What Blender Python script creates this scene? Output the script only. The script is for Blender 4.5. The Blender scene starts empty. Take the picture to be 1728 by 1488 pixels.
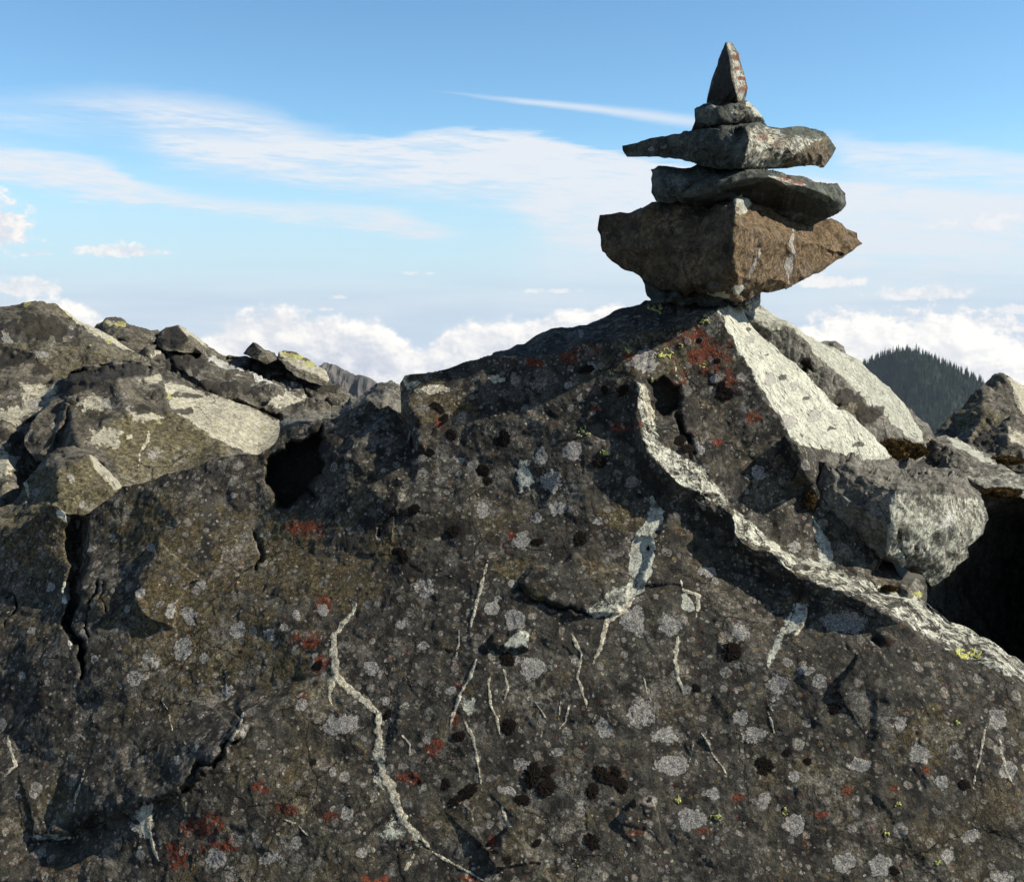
import bpy, math, random
import numpy as np
from mathutils import Vector, Matrix
from mathutils.geometry import delaunay_2d_cdt

random.seed(7)
rng = np.random.default_rng(11)
scene = bpy.context.scene
C = scene.collection

# ------------------------------------------------------------------ camera
F = 1853.0                     # focal length in photograph pixels
HORIZON = 490.0
PITCH = math.atan((744 - HORIZON) / F)
CAM = np.array([0.0, 0.0, 1.35])
FWD = np.array([0, math.cos(PITCH), -math.sin(PITCH)])
UP = np.array([0, math.sin(PITCH), math.cos(PITCH)])
RT = np.array([1.0, 0, 0])

def P(px, py, d):
    """world point seen at (px, py) at depth d metres"""
    px = np.asarray(px, float); py = np.asarray(py, float); d = np.asarray(d, float)
    return CAM + (d[..., None] * (FWD + ((px - 864) / F)[..., None] * RT + ((744 - py) / F)[..., None] * UP))

cam = bpy.data.cameras.new("camera"); co = bpy.data.objects.new("camera", cam); C.objects.link(co)
cam.sensor_fit = 'HORIZONTAL'; cam.sensor_width = 36; cam.lens = 36 * F / 1728
cam.clip_start = 0.05; cam.clip_end = 60000
co.location = CAM; co.rotation_euler = (math.pi / 2 - PITCH, 0, 0)
scene.camera = co
scene.render.resolution_x = 1024; scene.render.resolution_y = 881

# ------------------------------------------------------------------ numpy noise
def _hash(ix, iy, iz, seed):
    h = (ix.astype(np.uint32) * np.uint32(374761393) + iy.astype(np.uint32) * np.uint32(668265263)
         + iz.astype(np.uint32) * np.uint32(2147483647) + np.uint32(seed * 974634777 & 0xffffffff))
    h = (h ^ (h >> np.uint32(13))) * np.uint32(1274126177)
    h = (h ^ (h >> np.uint32(16))) * np.uint32(2246822519)
    return h ^ (h >> np.uint32(15))

def vnoise(p, seed=0):
    """smooth value noise, about -1..1"""
    i = np.floor(p).astype(np.int64); f = p - i
    f = f * f * f * (f * (f * 6 - 15) + 10)
    r = 0
    for dx in (0, 1):
        wx = f[:, 0] if dx else 1 - f[:, 0]
        for dy in (0, 1):
            wy = f[:, 1] if dy else 1 - f[:, 1]
            for dz in (0, 1):
                wz = f[:, 2] if dz else 1 - f[:, 2]
                h = _hash(i[:, 0] + dx, i[:, 1] + dy, i[:, 2] + dz, seed)
                r = r + wx * wy * wz * (h.astype(np.float64) / 2147483648.0 - 1)
    return r

ROT = np.array(Matrix.Rotation(0.7, 3, Vector((0.4, 0.7, 0.5)).normalized()))
def fbm(p, octs=5, gain=0.5, seed=0, ridged=False):
    a = 1.0; s = 0; t = 0; q = p.copy()
    for k in range(octs):
        n = vnoise(q, seed + k)
        if ridged: n = 1 - 2 * np.abs(n)
        s = s + a * n; t += a; a *= gain; q = (q @ ROT.T) * 2.03 + 11.3
    return s / t

def chisel(p, seed=0):
    """each Worley cell a plane with its own tilt, meeting at cell borders"""
    i = np.floor(p).astype(np.int64)
    f1 = np.full(len(p), 9e9); f2 = f1.copy(); g = np.zeros((len(p), 4)); rel = np.zeros_like(p)
    for dx in (-1, 0, 1):
        for dy in (-1, 0, 1):
            for dz in (-1, 0, 1):
                c = i + (dx, dy, dz)
                hs = [_hash(c[:, 0], c[:, 1], c[:, 2], seed + 31 * k).astype(np.float64) / 4294967296.0 for k in range(3)]
                q = p - (c + np.stack(hs, 1)); d = (q * q).sum(1)
                m = d < f1
                f2 = np.where(m, f1, np.minimum(f2, d)); f1 = np.where(m, d, f1)
                hh = np.stack([_hash(c[:, 0], c[:, 1], c[:, 2], seed + 501 + 17 * k).astype(np.float64) / 2147483648.0 - 1 for k in range(4)], 1)
                g[m] = hh[m]; rel[m] = q[m]
    e = np.clip((np.sqrt(f2) - np.sqrt(f1)) / 0.18, 0, 1); e = e * e * (3 - 2 * e)
    return ((rel * g[:, :3]).sum(1) + 0.35 * g[:, 3]) * e, e

def sstep(a, b, x):
    t = np.clip((x - a) / (b - a), 0, 1); return t * t * (3 - 2 * t)

def roughen(pts, amp, closed=False, seed=0, seg=14.0):
    """fractal midpoint displacement of a polyline of (px, py, d)"""
    r = random.Random(seed); out = []
    n = len(pts)
    def rec(a, b, k):
        L = math.hypot(b[0] - a[0], b[1] - a[1])
        if L < seg or k > 5: return []
        o = r.gauss(0, 1) * amp * min(L, 90); t = r.uniform(.35, .65)
        m = (a[0] + (b[0] - a[0]) * t - (b[1] - a[1]) / L * o, a[1] + (b[1] - a[1]) * t + (b[0] - a[0]) / L * o, a[2] + (b[2] - a[2]) * t)
        return rec(a, m, k + 1) + [m] + rec(m, b, k + 1)
    for i in range(n if closed else n - 1):
        a = pts[i]; b = pts[(i + 1) % n]; out.append(a); out += rec(a, b, 0)
    if not closed: out.append(pts[-1])
    return out

def seg_dist(X, Y, poly, closed=False):
    """distance, side (+ = right hand in picture), arclength 0..1 to a polyline"""
    best = np.full(X.shape, 1e9); side = np.zeros(X.shape); par = np.zeros(X.shape)
    n = len(poly); m = n if closed else n - 1
    for i in range(m):
        ax, ay = poly[i][:2]; bx, by = poly[(i + 1) % n][:2]
        dx, dy = bx - ax, by - ay; L2 = dx * dx + dy * dy + 1e-9
        t = np.clip(((X - ax) * dx + (Y - ay) * dy) / L2, 0, 1)
        ex = X - ax - t * dx; ey = Y - ay - t * dy; d = ex * ex + ey * ey
        k = d < best
        best = np.where(k, d, best); side = np.where(k, np.sign(dx * ey - dy * ex), side); par = np.where(k, (i + t) / m, par)
    return np.sqrt(best), side, par

def inside(X, Y, poly):
    r = np.zeros(X.shape, bool); n = len(poly)
    for i in range(n):
        ax, ay = poly[i][:2]; bx, by = poly[(i + 1) % n][:2]
        if ay == by: continue
        c = ((ay > Y) != (by > Y)) & (X < (bx - ax) * (Y - ay) / (by - ay) + ax)
        r ^= c
    return r

def local(X, Y, poly, pad):
    xs = [p[0] for p in poly]; ys = [p[1] for p in poly]
    return (X > min(xs) - pad) & (X < max(xs) + pad) & (Y > min(ys) - pad) & (Y < max(ys) + pad)

# ------------------------------------------------------------------ rocks
def tagp(o, label=None, cat=None, group=None, kind=None):
    if label: o['label'] = label
    if cat: o['category'] = cat
    if group: o['group'] = group
    if kind: o['kind'] = kind
    return o

SURF = {}
CH = ('pale', 'vein', 'rust', 'lichen', 'ochre', 'yellow', 'white', 'dark')  # dark serves stains and pits as well as painted shade
def rock(name, outline, lines=(), pts=(), step=2.2, thick=0.4, rough=0.10, lrough=0.06, blur=1,
         big=0.012, bigs=6.0, chis=0.006, chs=16.0, fine=0.003, fs=30.0, seed=1,
         feats=(), paint=(), base=None, mat=None, label=None, cat='boulder', group=None, key=None, pull=(.03, .12, .34, .7), warp=3.0):
    out = roughen(outline, rough, True, seed)
    V = []; E = []
    def addp(p): V.append(p); return len(V) - 1
    def addline(l, closed=False):
        ids = [addp(p) for p in l]
        for a, b in zip(ids, ids[1:]): E.append((a, b))
        if closed: E.append((ids[-1], ids[0]))
    addline(out, True)
    for k, l in enumerate(lines): addline(roughen(l, lrough, False, seed * 13 + k))
    for p in pts: addp(p)
    vv, _, ff, ov, _, _ = delaunay_2d_cdt([Vector(p[:2]) for p in V], E, [], 0, 0.5)
    q = []
    for i, v in enumerate(vv):
        o = ov[i]
        if o: q.append(1.0 / V[o[0]][2])
        else:   # crossing point: nearest control points
            w = sorted((((v.x - p[0]) ** 2 + (v.y - p[1]) ** 2), 1 / p[2]) for p in V)[:2]
            q.append((w[0][1] + w[1][1]) / 2)
    xs = [p[0] for p in out]; ys = [p[1] for p in out]
    x0, y0 = min(xs) - 3 * step, min(ys) - 3 * step
    nx = int((max(xs) - x0) / step) + 4; ny = int((max(ys) - y0) / step) + 4
    gx = x0 + step * np.arange(nx); gy = y0 + step * np.arange(ny)
    X, Y = np.meshgrid(gx, gy)
    Q = np.full(X.shape, np.nan)
    for f in ff:
        a, b, c = f[0], f[1], f[2]
        ax, ay = vv[a]; bx, by = vv[b]; cx, cy = vv[c]
        det = (by - cy) * (ax - cx) + (cx - bx) * (ay - cy)
        if abs(det) < 1e-6: continue
        i0 = max(0, int((min(ax, bx, cx) - x0) / step)); i1 = int((max(ax, bx, cx) - x0) / step) + 2
        j0 = max(0, int((min(ay, by, cy) - y0) / step)); j1 = int((max(ay, by, cy) - y0) / step) + 2
        sx = X[j0:j1, i0:i1]; sy = Y[j0:j1, i0:i1]
        l1 = ((by - cy) * (sx - cx) + (cx - bx) * (sy - cy)) / det
        l2 = ((cy - ay) * (sx - cx) + (ax - cx) * (sy - cy)) / det
        l3 = 1 - l1 - l2; m = (l1 >= -1e-3) & (l2 >= -1e-3) & (l3 >= -1e-3)
        sq = Q[j0:j1, i0:i1]; sq[m] = (l1 * q[a] + l2 * q[b] + l3 * q[c])[m]
    ins = inside(X, Y, out)
    cell = ins[:-1, :-1] | ins[1:, :-1] | ins[:-1, 1:] | ins[1:, 1:]
    used = np.zeros(X.shape, bool)
    used[:-1, :-1] |= cell; used[1:, :-1] |= cell; used[:-1, 1:] |= cell; used[1:, 1:] |= cell
    rim = used & ~ins
    rj, ri = np.nonzero(rim)
    # snap rim vertices on the outline
    rx = X[rj, ri]; ry = Y[rj, ri]; bd = np.full(rx.shape, 1e9); bxp = rx.copy(); byp = ry.copy(); bq = np.zeros(rx.shape)
    n = len(out)
    for i in range(n):
        a = out[i]; b = out[(i + 1) % n]; dx, dy = b[0] - a[0], b[1] - a[1]; L2 = dx * dx + dy * dy + 1e-9
        t = np.clip(((rx - a[0]) * dx + (ry - a[1]) * dy) / L2, 0, 1)
        ex = a[0] + t * dx; ey = a[1] + t * dy; d = (rx - ex) ** 2 + (ry - ey) ** 2; k = d < bd
        bd = np.where(k, d, bd); bxp = np.where(k, ex, bxp); byp = np.where(k, ey, byp); bq = np.where(k, (1 - t) / a[2] + t / b[2], bq)
    X = X.copy(); Y = Y.copy(); X[rj, ri] = bxp; Y[rj, ri] = byp; Q[rj, ri] = bq
    Q[used & np.isnan(Q)] = np.nanmean(Q[used]) if np.isnan(Q[used]).any() else 0
    # soften worn edges
    W = used.astype(float); Q0 = np.where(used, Q, 0)
    for _ in range(blur):
        A = Q0 * W; B = W.copy(); AA = A.copy() * 2; BB = B.copy() * 2
        for ax_ in (0, 1):
            for s in (1, -1):
                AA += np.roll(A, s, ax_); BB += np.roll(B, s, ax_)
        Qb = np.where(BB > 0, AA / np.maximum(BB, 1e-9), 0); Q0 = np.where(ins, Qb, Q0)
    Q = Q0
    D = np.where(used, 1 / np.maximum(Q, 1e-3), 1.0)
    dmean = D[used].mean()
    # pixel coordinates with an organic wobble for everything traced
    pw = np.stack([X.ravel() / 22, Y.ravel() / 22, np.full(X.size, seed * 3.1)], 1)
    WX = X + warp * fbm(pw, 3, .6, seed + 70).reshape(X.shape); WY = Y + warp * fbm(pw, 3, .6, seed + 90).reshape(X.shape)
    off = np.zeros(X.shape)         # metres towards the camera
    damp = np.ones(X.shape)
    for fi, ft in enumerate(feats):
        k = ft[0]
        ft = (k, roughen([(p[0], p[1], 1.0) for p in ft[1]], .13, k == 'poly', seed * 31 + fi, 9.0)) + tuple(ft[2:])
        if k == 'groove':           # line, half width px (start, end), depth m
            l, w0, w1, dep = ft[1:]
            m = local(X, Y, l, 60) & used; d, s, t = seg_dist(WX[m], WY[m], l)
            w = w0 + (w1 - w0) * t; off[m] -= dep * np.clip(1 - d / w, 0, 1) ** .6 * sstep(0, .04, t + .02)
        elif k == 'step':           # line, height, fade px, side, ramp px
            l, h, fade, sd, rp = ft[1:]
            m = local(X, Y, l, fade * 1.6) & used; d, s, t = seg_dist(WX[m], WY[m], l)
            sgn = s * sd * d
            e = np.minimum(sstep(0, .12, t), sstep(1, .88, t))
            off[m] += h * e * sstep(-rp, rp, sgn) * np.exp(-np.maximum(sgn, 0) / fade * 1.2)
        elif k == 'poly':           # polygon, height (neg = pit), edge px
            l, h, ew = ft[1:]
            m = local(X, Y, l, 30) & used; d, s, t = seg_dist(WX[m], WY[m], l, True)
            i_ = inside(WX[m], WY[m], l); sd = np.where(i_, d, -d)
            off[m] += h * sstep(-ew * .3, ew, sd)
    D = D - off * ins
    A = {c: np.zeros(X.shape) for c in CH}
    pn = np.stack([X.ravel() / 11, Y.ravel() / 11, np.full(X.size, seed * 1.7)], 1); BN = fbm(pn, 4, .65, seed + 40).reshape(X.shape)
    if base:
        for c, v in base.items(): A[c] += v
    for pt in paint:
        c, k = pt[0], pt[1]
        if k == 'blob':
            for b in pt[2]:
                bx, by, br = b[:3]; ay = b[3] if len(b) > 3 else br
                m = (abs(X - bx) < br * 2.2 + 8) & (abs(Y - by) < ay * 2.2 + 8)
                dd = np.sqrt(((WX[m] - bx) / br) ** 2 + ((WY[m] - by) / ay) ** 2)
                if c == 'lichen': v = sstep(1.2, .8, dd + .5 * BN[m]) * (.62 + .38 * abs(math.sin(bx * 12.9 + by * 7.3)))
                elif c in ('rust', 'white'): v = sstep(1.6, .15, dd + 1.0 * BN[m])
                else: v = sstep(1.45, .5, dd + 1.1 * BN[m])
                if len(pt) > 3: v = v * pt[3]
                A[c][m] = np.maximum(A[c][m], v)
        elif k == 'line':
            l, w0, w1 = pt[2:5]
            m = local(X, Y, l, 30); d, s, t = seg_dist(WX[m] * .5 + X[m] * .5, WY[m] * .5 + Y[m] * .5, l)
            w = (w0 + (w1 - w0) * t) * (.30 + .70 * np.minimum(1, 7 * np.minimum(t, 1 - t)))
            wob = 1 + .5 * vnoise(np.stack([X[m] / 9, Y[m] / 9, np.full(m.sum(), 5.)], 1), 3)
            v = sstep(1.3, .5, (d + 3.0 * np.maximum(BN[m], 0)) / (w * 1.1 * wob)); A[c][m] = np.maximum(A[c][m], v)
            if c == 'vein': D[m] -= .0010 * v * ins[m]
        elif k == 'poly':
            l, ew = pt[2:4]; val = pt[4] if len(pt) > 4 else 1.0
            m = local(X, Y, l, 40); d, s, t = seg_dist(WX[m], WY[m], l, True); i_ = inside(WX[m], WY[m], l)
            v = sstep(-ew, ew, np.where(i_, d, -d) + 5 * BN[m]) * abs(val)
            if val < 0: A[c][m] *= 1 - v
            else: A[c][m] = np.maximum(A[c][m], v)
    idx = -np.ones(X.shape, int); jj, ii = np.nonzero(used); idx[jj, ii] = np.arange(len(jj)); N = len(jj)
    B3 = P(X, Y, D)
    gxv = np.zeros_like(B3); gyv = np.zeros_like(B3)
    gxv[:, 1:-1] = B3[:, 2:] - B3[:, :-2]; gyv[1:-1] = B3[2:] - B3[:-2]
    bad = ~used; u2 = used.copy()
    u2[1:-1, 1:-1] &= used[2:, 1:-1] & used[:-2, 1:-1] & used[1:-1, 2:] & used[1:-1, :-2]
    nr = np.cross(gyv, gxv); nr /= np.linalg.norm(nr, axis=2, keepdims=True) + 1e-12
    toc = CAM - B3; toc /= np.linalg.norm(toc, axis=2, keepdims=True)
    flip = (nr * toc).sum(2) < 0; nr[flip] *= -1
    nr[~u2] = toc[~u2]
    # smooth displacement directions a little
    for _ in range(4):
        nr = (nr * 2 + np.roll(nr, 1, 0) + np.roll(nr, -1, 0) + np.roll(nr, 1, 1) + np.roll(nr, -1, 1))
        nr /= np.linalg.norm(nr, axis=2, keepdims=True) + 1e-12
    p3 = B3[jj, ii]; nn = nr[jj, ii]
    ps = p3 + seed * 7.7
    d1 = fbm(ps * bigs, 4, .5, seed)
    wv = ps + .02 * np.stack([vnoise(ps * 9, 21), vnoise(ps * 9, 22), vnoise(ps * 9, 23)], 1)
    c1, e1 = chisel(wv * chs, seed); c2, e2 = chisel(wv * chs * 3.1 + 5, seed + 9)
    f1 = fbm(ps * fs, 5, .62, seed + 3, True)
    keep = 1 - .75 * A['pale'][jj, ii]
    edge = np.where(ins[jj, ii], 1.0, .4)
    disp = (big * d1 + keep * (chis * c1 + chis * .4 * c2) + fine * (f1 - .2) * (.35 + .65 * keep)) * edge
    v3 = p3 + nn * disp[:, None]
    cj, ci = np.nonzero(cell)
    faces = np.stack([idx[cj, ci], idx[cj + 1, ci], idx[cj + 1, ci + 1], idx[cj, ci + 1]], 1)
    # closed back: rings that shrink as they go away from the camera
    e = np.concatenate([faces[:, [0, 1]], faces[:, [1, 2]], faces[:, [2, 3]], faces[:, [3, 0]]])
    ks = np.sort(e, 1); key_ = ks[:, 0].astype(np.int64) * (N + 1) + ks[:, 1]
    uq, inv, cnt = np.unique(key_, return_inverse=True, return_counts=True)
    be = e[cnt[inv] == 1]
    bv = np.unique(be); mp = -np.ones(N, int); mp[bv] = np.arange(len(bv)); M = len(bv)
    bx = X[jj, ii][bv]; by = Y[jj, ii][bv]; bD = D[jj, ii][bv]
    cx, cy = X[ins].mean(), Y[ins].mean()
    vs = [v3]; prev = bv; fl = [faces]; tri = []
    for k, (tt, sh) in enumerate(zip((.12, .4, .75, 1.0), pull)):
        nb = .02 * fbm(np.stack([bx / 60, by / 60, np.full(M, k * 3. + seed)], 1), 3)
        s2 = np.clip(sh + nb * (k > 0), 0, 1)
        pp = P(bx + (cx - bx) * s2, by + (cy - by) * s2, bD + thick * tt * (1 + 4 * nb) + (dmean - bD) * s2 * .5)
        vs.append(pp); base_i = N + k * M; cur = base_i + np.arange(M)
        pa = prev[mp[be[:, 0]]] if k else be[:, 0]; pb = prev[mp[be[:, 1]]] if k else be[:, 1]
        fl.append(np.stack([pb, pa, cur[mp[be[:, 0]]], cur[mp[be[:, 1]]]], 1)); prev = cur
    vs.append(P(cx, cy, dmean + thick * 1.08)[None]); top = N + 4 * M
    tri = np.stack([prev[mp[be[:, 1]]], prev[mp[be[:, 0]]], np.full(len(be), top)], 1)
    allv = np.concatenate(vs); quads = np.concatenate(fl)
    org = np.array([allv[:, 0].mean(), allv[:, 1].mean(), allv[:, 2].min()])
    me = bpy.data.meshes.new(name)
    me.vertices.add(len(allv)); me.vertices.foreach_set('co', (allv - org).astype(np.float32).ravel())
    nl = quads.size + tri.size; me.loops.add(nl)
    me.loops.foreach_set('vertex_index', np.concatenate([quads.ravel(), tri.ravel()]).astype(np.int32))
    npoly = len(quads) + len(tri); me.polygons.add(npoly)
    me.polygons.foreach_set('loop_start', np.concatenate([np.arange(len(quads)) * 4, quads.size + np.arange(len(tri)) * 3]).astype(np.int32))
    me.update(calc_edges=True)
    sm = np.zeros(npoly, bool); sm[:len(faces)] = True
    me.polygons.foreach_set('use_smooth', sm)
    me.validate()
    for q_, nm in ((0, 'ma'), (4, 'mb')):
        at = me.attributes.new(nm, 'FLOAT_COLOR', 'POINT')
        arr = np.zeros((len(allv), 4), np.float32)
        for k in range(4):
            a = A[CH[q_ + k]][jj, ii]; arr[:N, k] = a; arr[N:N + 4 * M, k] = np.tile(a[bv], 4)
        at.data.foreach_set('color', arr.ravel())
    me.materials.append(mat)
    o = bpy.data.objects.new(name, me); C.objects.link(o); o.location = org
    tagp(o, label, cat, group)
    if key:
        G = np.full(X.shape + (3,), np.nan); G[jj, ii] = v3; SURF[key] = (x0, y0, step, G, nr, o)
    return o

def on_surface(key, px, py):
    x0, y0, st, G, nr, o = SURF[key]
    i = int(round((px - x0) / st)); j = int(round((py - y0) / st))
    return G[j, i], nr[j, i]

# ------------------------------------------------------------------ node helper
class NT:
    def __init__(s, tree): s.t = tree; s.t.nodes.clear()
    def n(s, typ, ins=None, out=0, **kw):
        nd = s.t.nodes.new(typ)
        for k, v in kw.items(): setattr(nd, k, v)
        for k, v in (ins or {}).items():
            if isinstance(v, bpy.types.NodeSocket): s.t.links.new(v, nd.inputs[k])
            elif v is not None: nd.inputs[k].default_value = v
        return nd.outputs[out] if len(nd.outputs) else nd
    def m(s, op, a, b=None, c=None, clamp=False):
        return s.n('ShaderNodeMath', {0: a, 1: b, 2: c}, operation=op, use_clamp=clamp)
    def add(s, a, b): return s.m('ADD', a, b)
    def sub(s, a, b): return s.m('SUBTRACT', a, b)
    def mul(s, a, b): return s.m('MULTIPLY', a, b)
    def mx(s, a, b): return s.m('MAXIMUM', a, b)
    def mn(s, a, b): return s.m('MINIMUM', a, b)
    def rng(s, v, a, b, c=0., d=1., smooth=True):
        return s.n('ShaderNodeMapRange', {0: v, 1: a, 2: b, 3: c, 4: d}, interpolation_type='SMOOTHSTEP' if smooth else 'LINEAR')
    def mix(s, f, a, b):
        a = (*a, 1) if isinstance(a, tuple) and len(a) == 3 else a; b = (*b, 1) if isinstance(b, tuple) and len(b) == 3 else b
        return s.n('ShaderNodeMix', {0: f, 6: a, 7: b}, out=2, data_type='RGBA')
    def noise(s, vec, sc, det=6., ro=.6, out=0, dist=0.):
        return s.n('ShaderNodeTexNoise', {'Vector': vec, 'Scale': sc, 'Detail': det, 'Roughness': ro, 'Distortion': dist}, out=out)
    def vadd(s, a, b): return s.n('ShaderNodeVectorMath', {0: a, 1: b}, operation='ADD')
    def vsc(s, a, k): return s.n('ShaderNodeVectorMath', {0: a, 3: k}, operation='SCALE')
    def scale_col(s, c, k):
        return s.n('ShaderNodeVectorMath', {0: c, 3: k}, operation='SCALE')

def rock_mat(name, c_dark=(.030, .029, .027), c_mid=(.10, .097, .088), c_och=(.105, .083, .046), c_pale=(.44, .45, .38),
             och=.5, lich=1.0, pale_bias=0.0, rust_bias=0., yellow_bias=0., scale=1.0, bump=1.0, lcol=(.25, .242, .225), speck=1.0, crust=1.0):
    mt = bpy.data.materials.new(name); mt.use_nodes = True; T = NT(mt.node_tree)
    tc = T.n('ShaderNodeTexCoord', out=3)
    aA = T.n('ShaderNodeAttribute', attribute_name='ma'); aB = T.n('ShaderNodeAttribute', attribute_name='mb')
    nA = mt.node_tree.nodes[-2]; nB = mt.node_tree.nodes[-1]
    sA = T.n('ShaderNodeSeparateColor', {0: nA.outputs['Color']}); sAn = mt.node_tree.nodes[-1]
    sB = T.n('ShaderNodeSeparateColor', {0: nB.outputs['Color']}); sBn = mt.node_tree.nodes[-1]
    pale, vein, rust = sAn.outputs[0], sAn.outputs[1], sAn.outputs[2]; lichen = nA.outputs['Alpha']
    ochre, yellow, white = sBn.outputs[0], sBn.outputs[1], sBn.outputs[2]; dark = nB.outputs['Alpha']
    S = scale
    wn = T.noise(tc, 28 * S, 2, .6, out=1)
    wv = T.vadd(tc, T.vsc(T.n('ShaderNodeVectorMath', {0: wn, 1: (.5, .5, .5)}, operation='SUBTRACT'), .016 / S))
    n_big = T.noise(tc, 4.5 * S, 5, .6); n_mid = T.noise(wv, 26 * S, 6, .72); n_fine = T.noise(wv, 120 * S, 5, .78); n_spk = T.noise(tc, 330 * S, 3, .8)
    n_patch = T.noise(wv, 13 * S, 5, .62)
    col = T.mix(T.rng(n_mid, .36, .66), c_dark, c_mid)
    omask = T.mul(T.rng(T.add(T.mul(T.add(n_patch, n_big), .5), T.mul(ochre, .22)), .60 - .2 * och, .74 - .2 * och), .85)
    col = T.mix(omask, col, T.mix(T.rng(n_fine, .35, .65), tuple(x * .45 for x in c_och), tuple(x * 1.25 for x in c_och)))
    # bare pale rock
    pm = T.rng(T.add(T.add(T.add(pale, pale_bias), T.mul(T.sub(n_mid, .5), 1.0)), T.mul(T.sub(n_fine, .5), 1.1)), .40, .60)
    pcol = T.mix(T.rng(n_patch, .3, .7), tuple(x * .80 for x in c_pale), tuple(x * 1.12 for x in c_pale))
    pcol = T.mix(T.rng(n_fine, .50, .34, 0, .65), pcol, tuple(x * .42 for x in c_pale))
    pcol = T.mix(T.rng(T.noise(wv, 60 * S, 5, .7), .57, .64, 0, .75), pcol, (.10, .10, .085))
    pcol = T.mix(T.rng(T.noise(wv, 17 * S, 7, .75), .54, .66, 0, .55), pcol, (.20, .18, .145))
    col = T.mix(pm, col, pcol)
    # white crust streaks
    wm = T.rng(T.add(white, T.mul(T.sub(T.noise(wv, 45 * S, 6, .7), .5), 2.2)), .62, .85)
    wm = T.mul(wm, T.rng(white, .05, .3)); col = T.mix(wm, col, (.40, .405, .38))
    # broad grey crusts that run together
    gm = T.mul(T.rng(T.noise(tc, 9 * S, 6, .68), .50, .62), T.mul(T.rng(n_mid, .40, .58), .62 * crust))
    col = T.mix(T.mul(gm, T.sub(1.0, pm)), col, T.mix(T.rng(n_fine, .38, .62), (.085, .082, .074), (.235, .228, .205)))
    # rust coloured lichen
    rm = T.rng(T.add(T.add(T.mul(rust, .355), rust_bias), T.mul(T.add(n_fine, n_mid), .6)), .79, .87)
    col = T.mix(T.mul(rm, .9), col, T.mix(T.rng(n_spk, .4, .6), (.06, .014, .007), (.175, .042, .017)))
    h = T.mul(n_fine, .45)
    def cracks(col, h, sc, seed, wid, g0, amt):
        wq = T.vadd(tc, T.vsc(T.n('ShaderNodeVectorMath', {0: T.noise(tc, sc * 1.7 * S, 6, .65, out=1), 1: (.5, .5, .5)}, operation='SUBTRACT'), .55 / (sc * S)))
        nd = T.t.nodes.new('ShaderNodeTexVoronoi'); nd.feature = 'DISTANCE_TO_EDGE'
        T.t.links.new(T.vadd(wq, (seed, seed * 2.1, seed * .7)), nd.inputs['Vector']); nd.inputs['Scale'].default_value = sc * S
        g = T.rng(T.noise(tc, sc * .6 * S, 3, .6), g0, g0 + .08)
        ln = T.mul(T.rng(nd.outputs['Distance'], wid, wid * .25), g)
        return T.mix(T.mul(ln, amt), col, (.012, .011, .009)), T.sub(h, T.mul(ln, .8))
    # lichen discs
    def layer(col, h, sc, seed, p0, rmin, rmax, c, amt, paleok):
        off = T.vadd(wv, (seed * 3.3, seed * 1.7, seed * 5.1))
        nd = T.t.nodes.new('ShaderNodeTexVoronoi'); nd.feature = 'F1'
        T.t.links.new(off, nd.inputs['Vector']); nd.inputs['Scale'].default_value = sc * S; nd.inputs['Randomness'].default_value = 1
        cs = T.t.nodes.new('ShaderNodeSeparateColor'); T.t.links.new(nd.outputs['Color'], cs.inputs[0])
        r1, r2, r3 = cs.outputs
        rad = T.rng(r1, p0, 1, rmin, rmax, smooth=False)
        d = T.add(nd.outputs['Distance'], T.add(T.mul(T.sub(n_fine, .5), .55), T.mul(T.sub(n_spk, .5), .25)))
        clus = T.rng(T.noise(tc, sc * .14 * S, 2, .6), .38, .60)
        gate = T.mul(T.m('GREATER_THAN', r1, p0), T.m('GREATER_THAN', T.add(clus, T.mul(r2, .45)), .42))
        m = T.mul(T.rng(T.sub(rad, d), -.01, .05), gate)
        ring = T.mul(T.mul(T.rng(T.sub(rad, d), -.10, -.03), T.rng(T.sub(rad, d), .04, -.01)), gate)
        col = T.mix(T.mul(ring, .55 * amt), col, (.018, .017, .016))
        tex = T.mul(T.rng(n_spk, .30, .62, .45, 1.2), T.rng(r3, 0, 1, .40, 1.05, smooth=False))
        tex = T.mul(tex, T.rng(T.sub(rad, d), .0, .22, 1.12, .82))
        cc = T.mix(r2, c, (c[0] * 1.06, c[1] * .98, c[2] * .86))
        f = T.mul(m, amt)
        if not paleok: f = T.mul(f, T.sub(1.0, T.mul(pm, .85)))
        return T.mix(f, col, T.scale_col(cc, tex)), h
    if lich > 0:
        col, h = layer(col, h, 75, 4, .34, .10, .50, lcol, .58 * lich, False)
        col, h = layer(col, h, 46, 2, .42, .10, .48, lcol, .75 * lich, False)
        col, h = layer(col, h, 27, 1, .62, .10, .42, (lcol[0] * 1.1, lcol[1] * 1.1, lcol[2] * 1.1), .8 * lich, False)
        col, h = layer(col, h, 120, 6, .58, .12, .46, (.40, .39, .35), .6 * lich, False)
        col, h = layer(col, h, 150, 12, .86, .15, .46, (.15, .045, .022), .7 * lich, False)
        col, h = layer(col, h, 90, 15, .74, .15, .48, (.16, .125, .065), .7 * lich, False)
        col, h = layer(col, h, 60, 9, .72, .12, .40, (.020, .018, .016), .8 * lich, True)
    col, h = cracks(col, h, 8, 3, .016, .50, .85)
    col, _h = cracks(col, h, 24, 5, .035, .52, .7)
    lm = T.rng(T.add(lichen, T.add(T.mul(T.sub(n_fine, .5), 2.2), T.mul(T.sub(n_spk, .5), .9))), .42, .66)
    lm = T.mul(lm, T.rng(lichen, .0, .25))
    col = T.mix(T.mul(lm, .85), col, T.scale_col((.275, .266, .248), T.rng(n_spk, .30, .66, .5, 1.15)))
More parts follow.
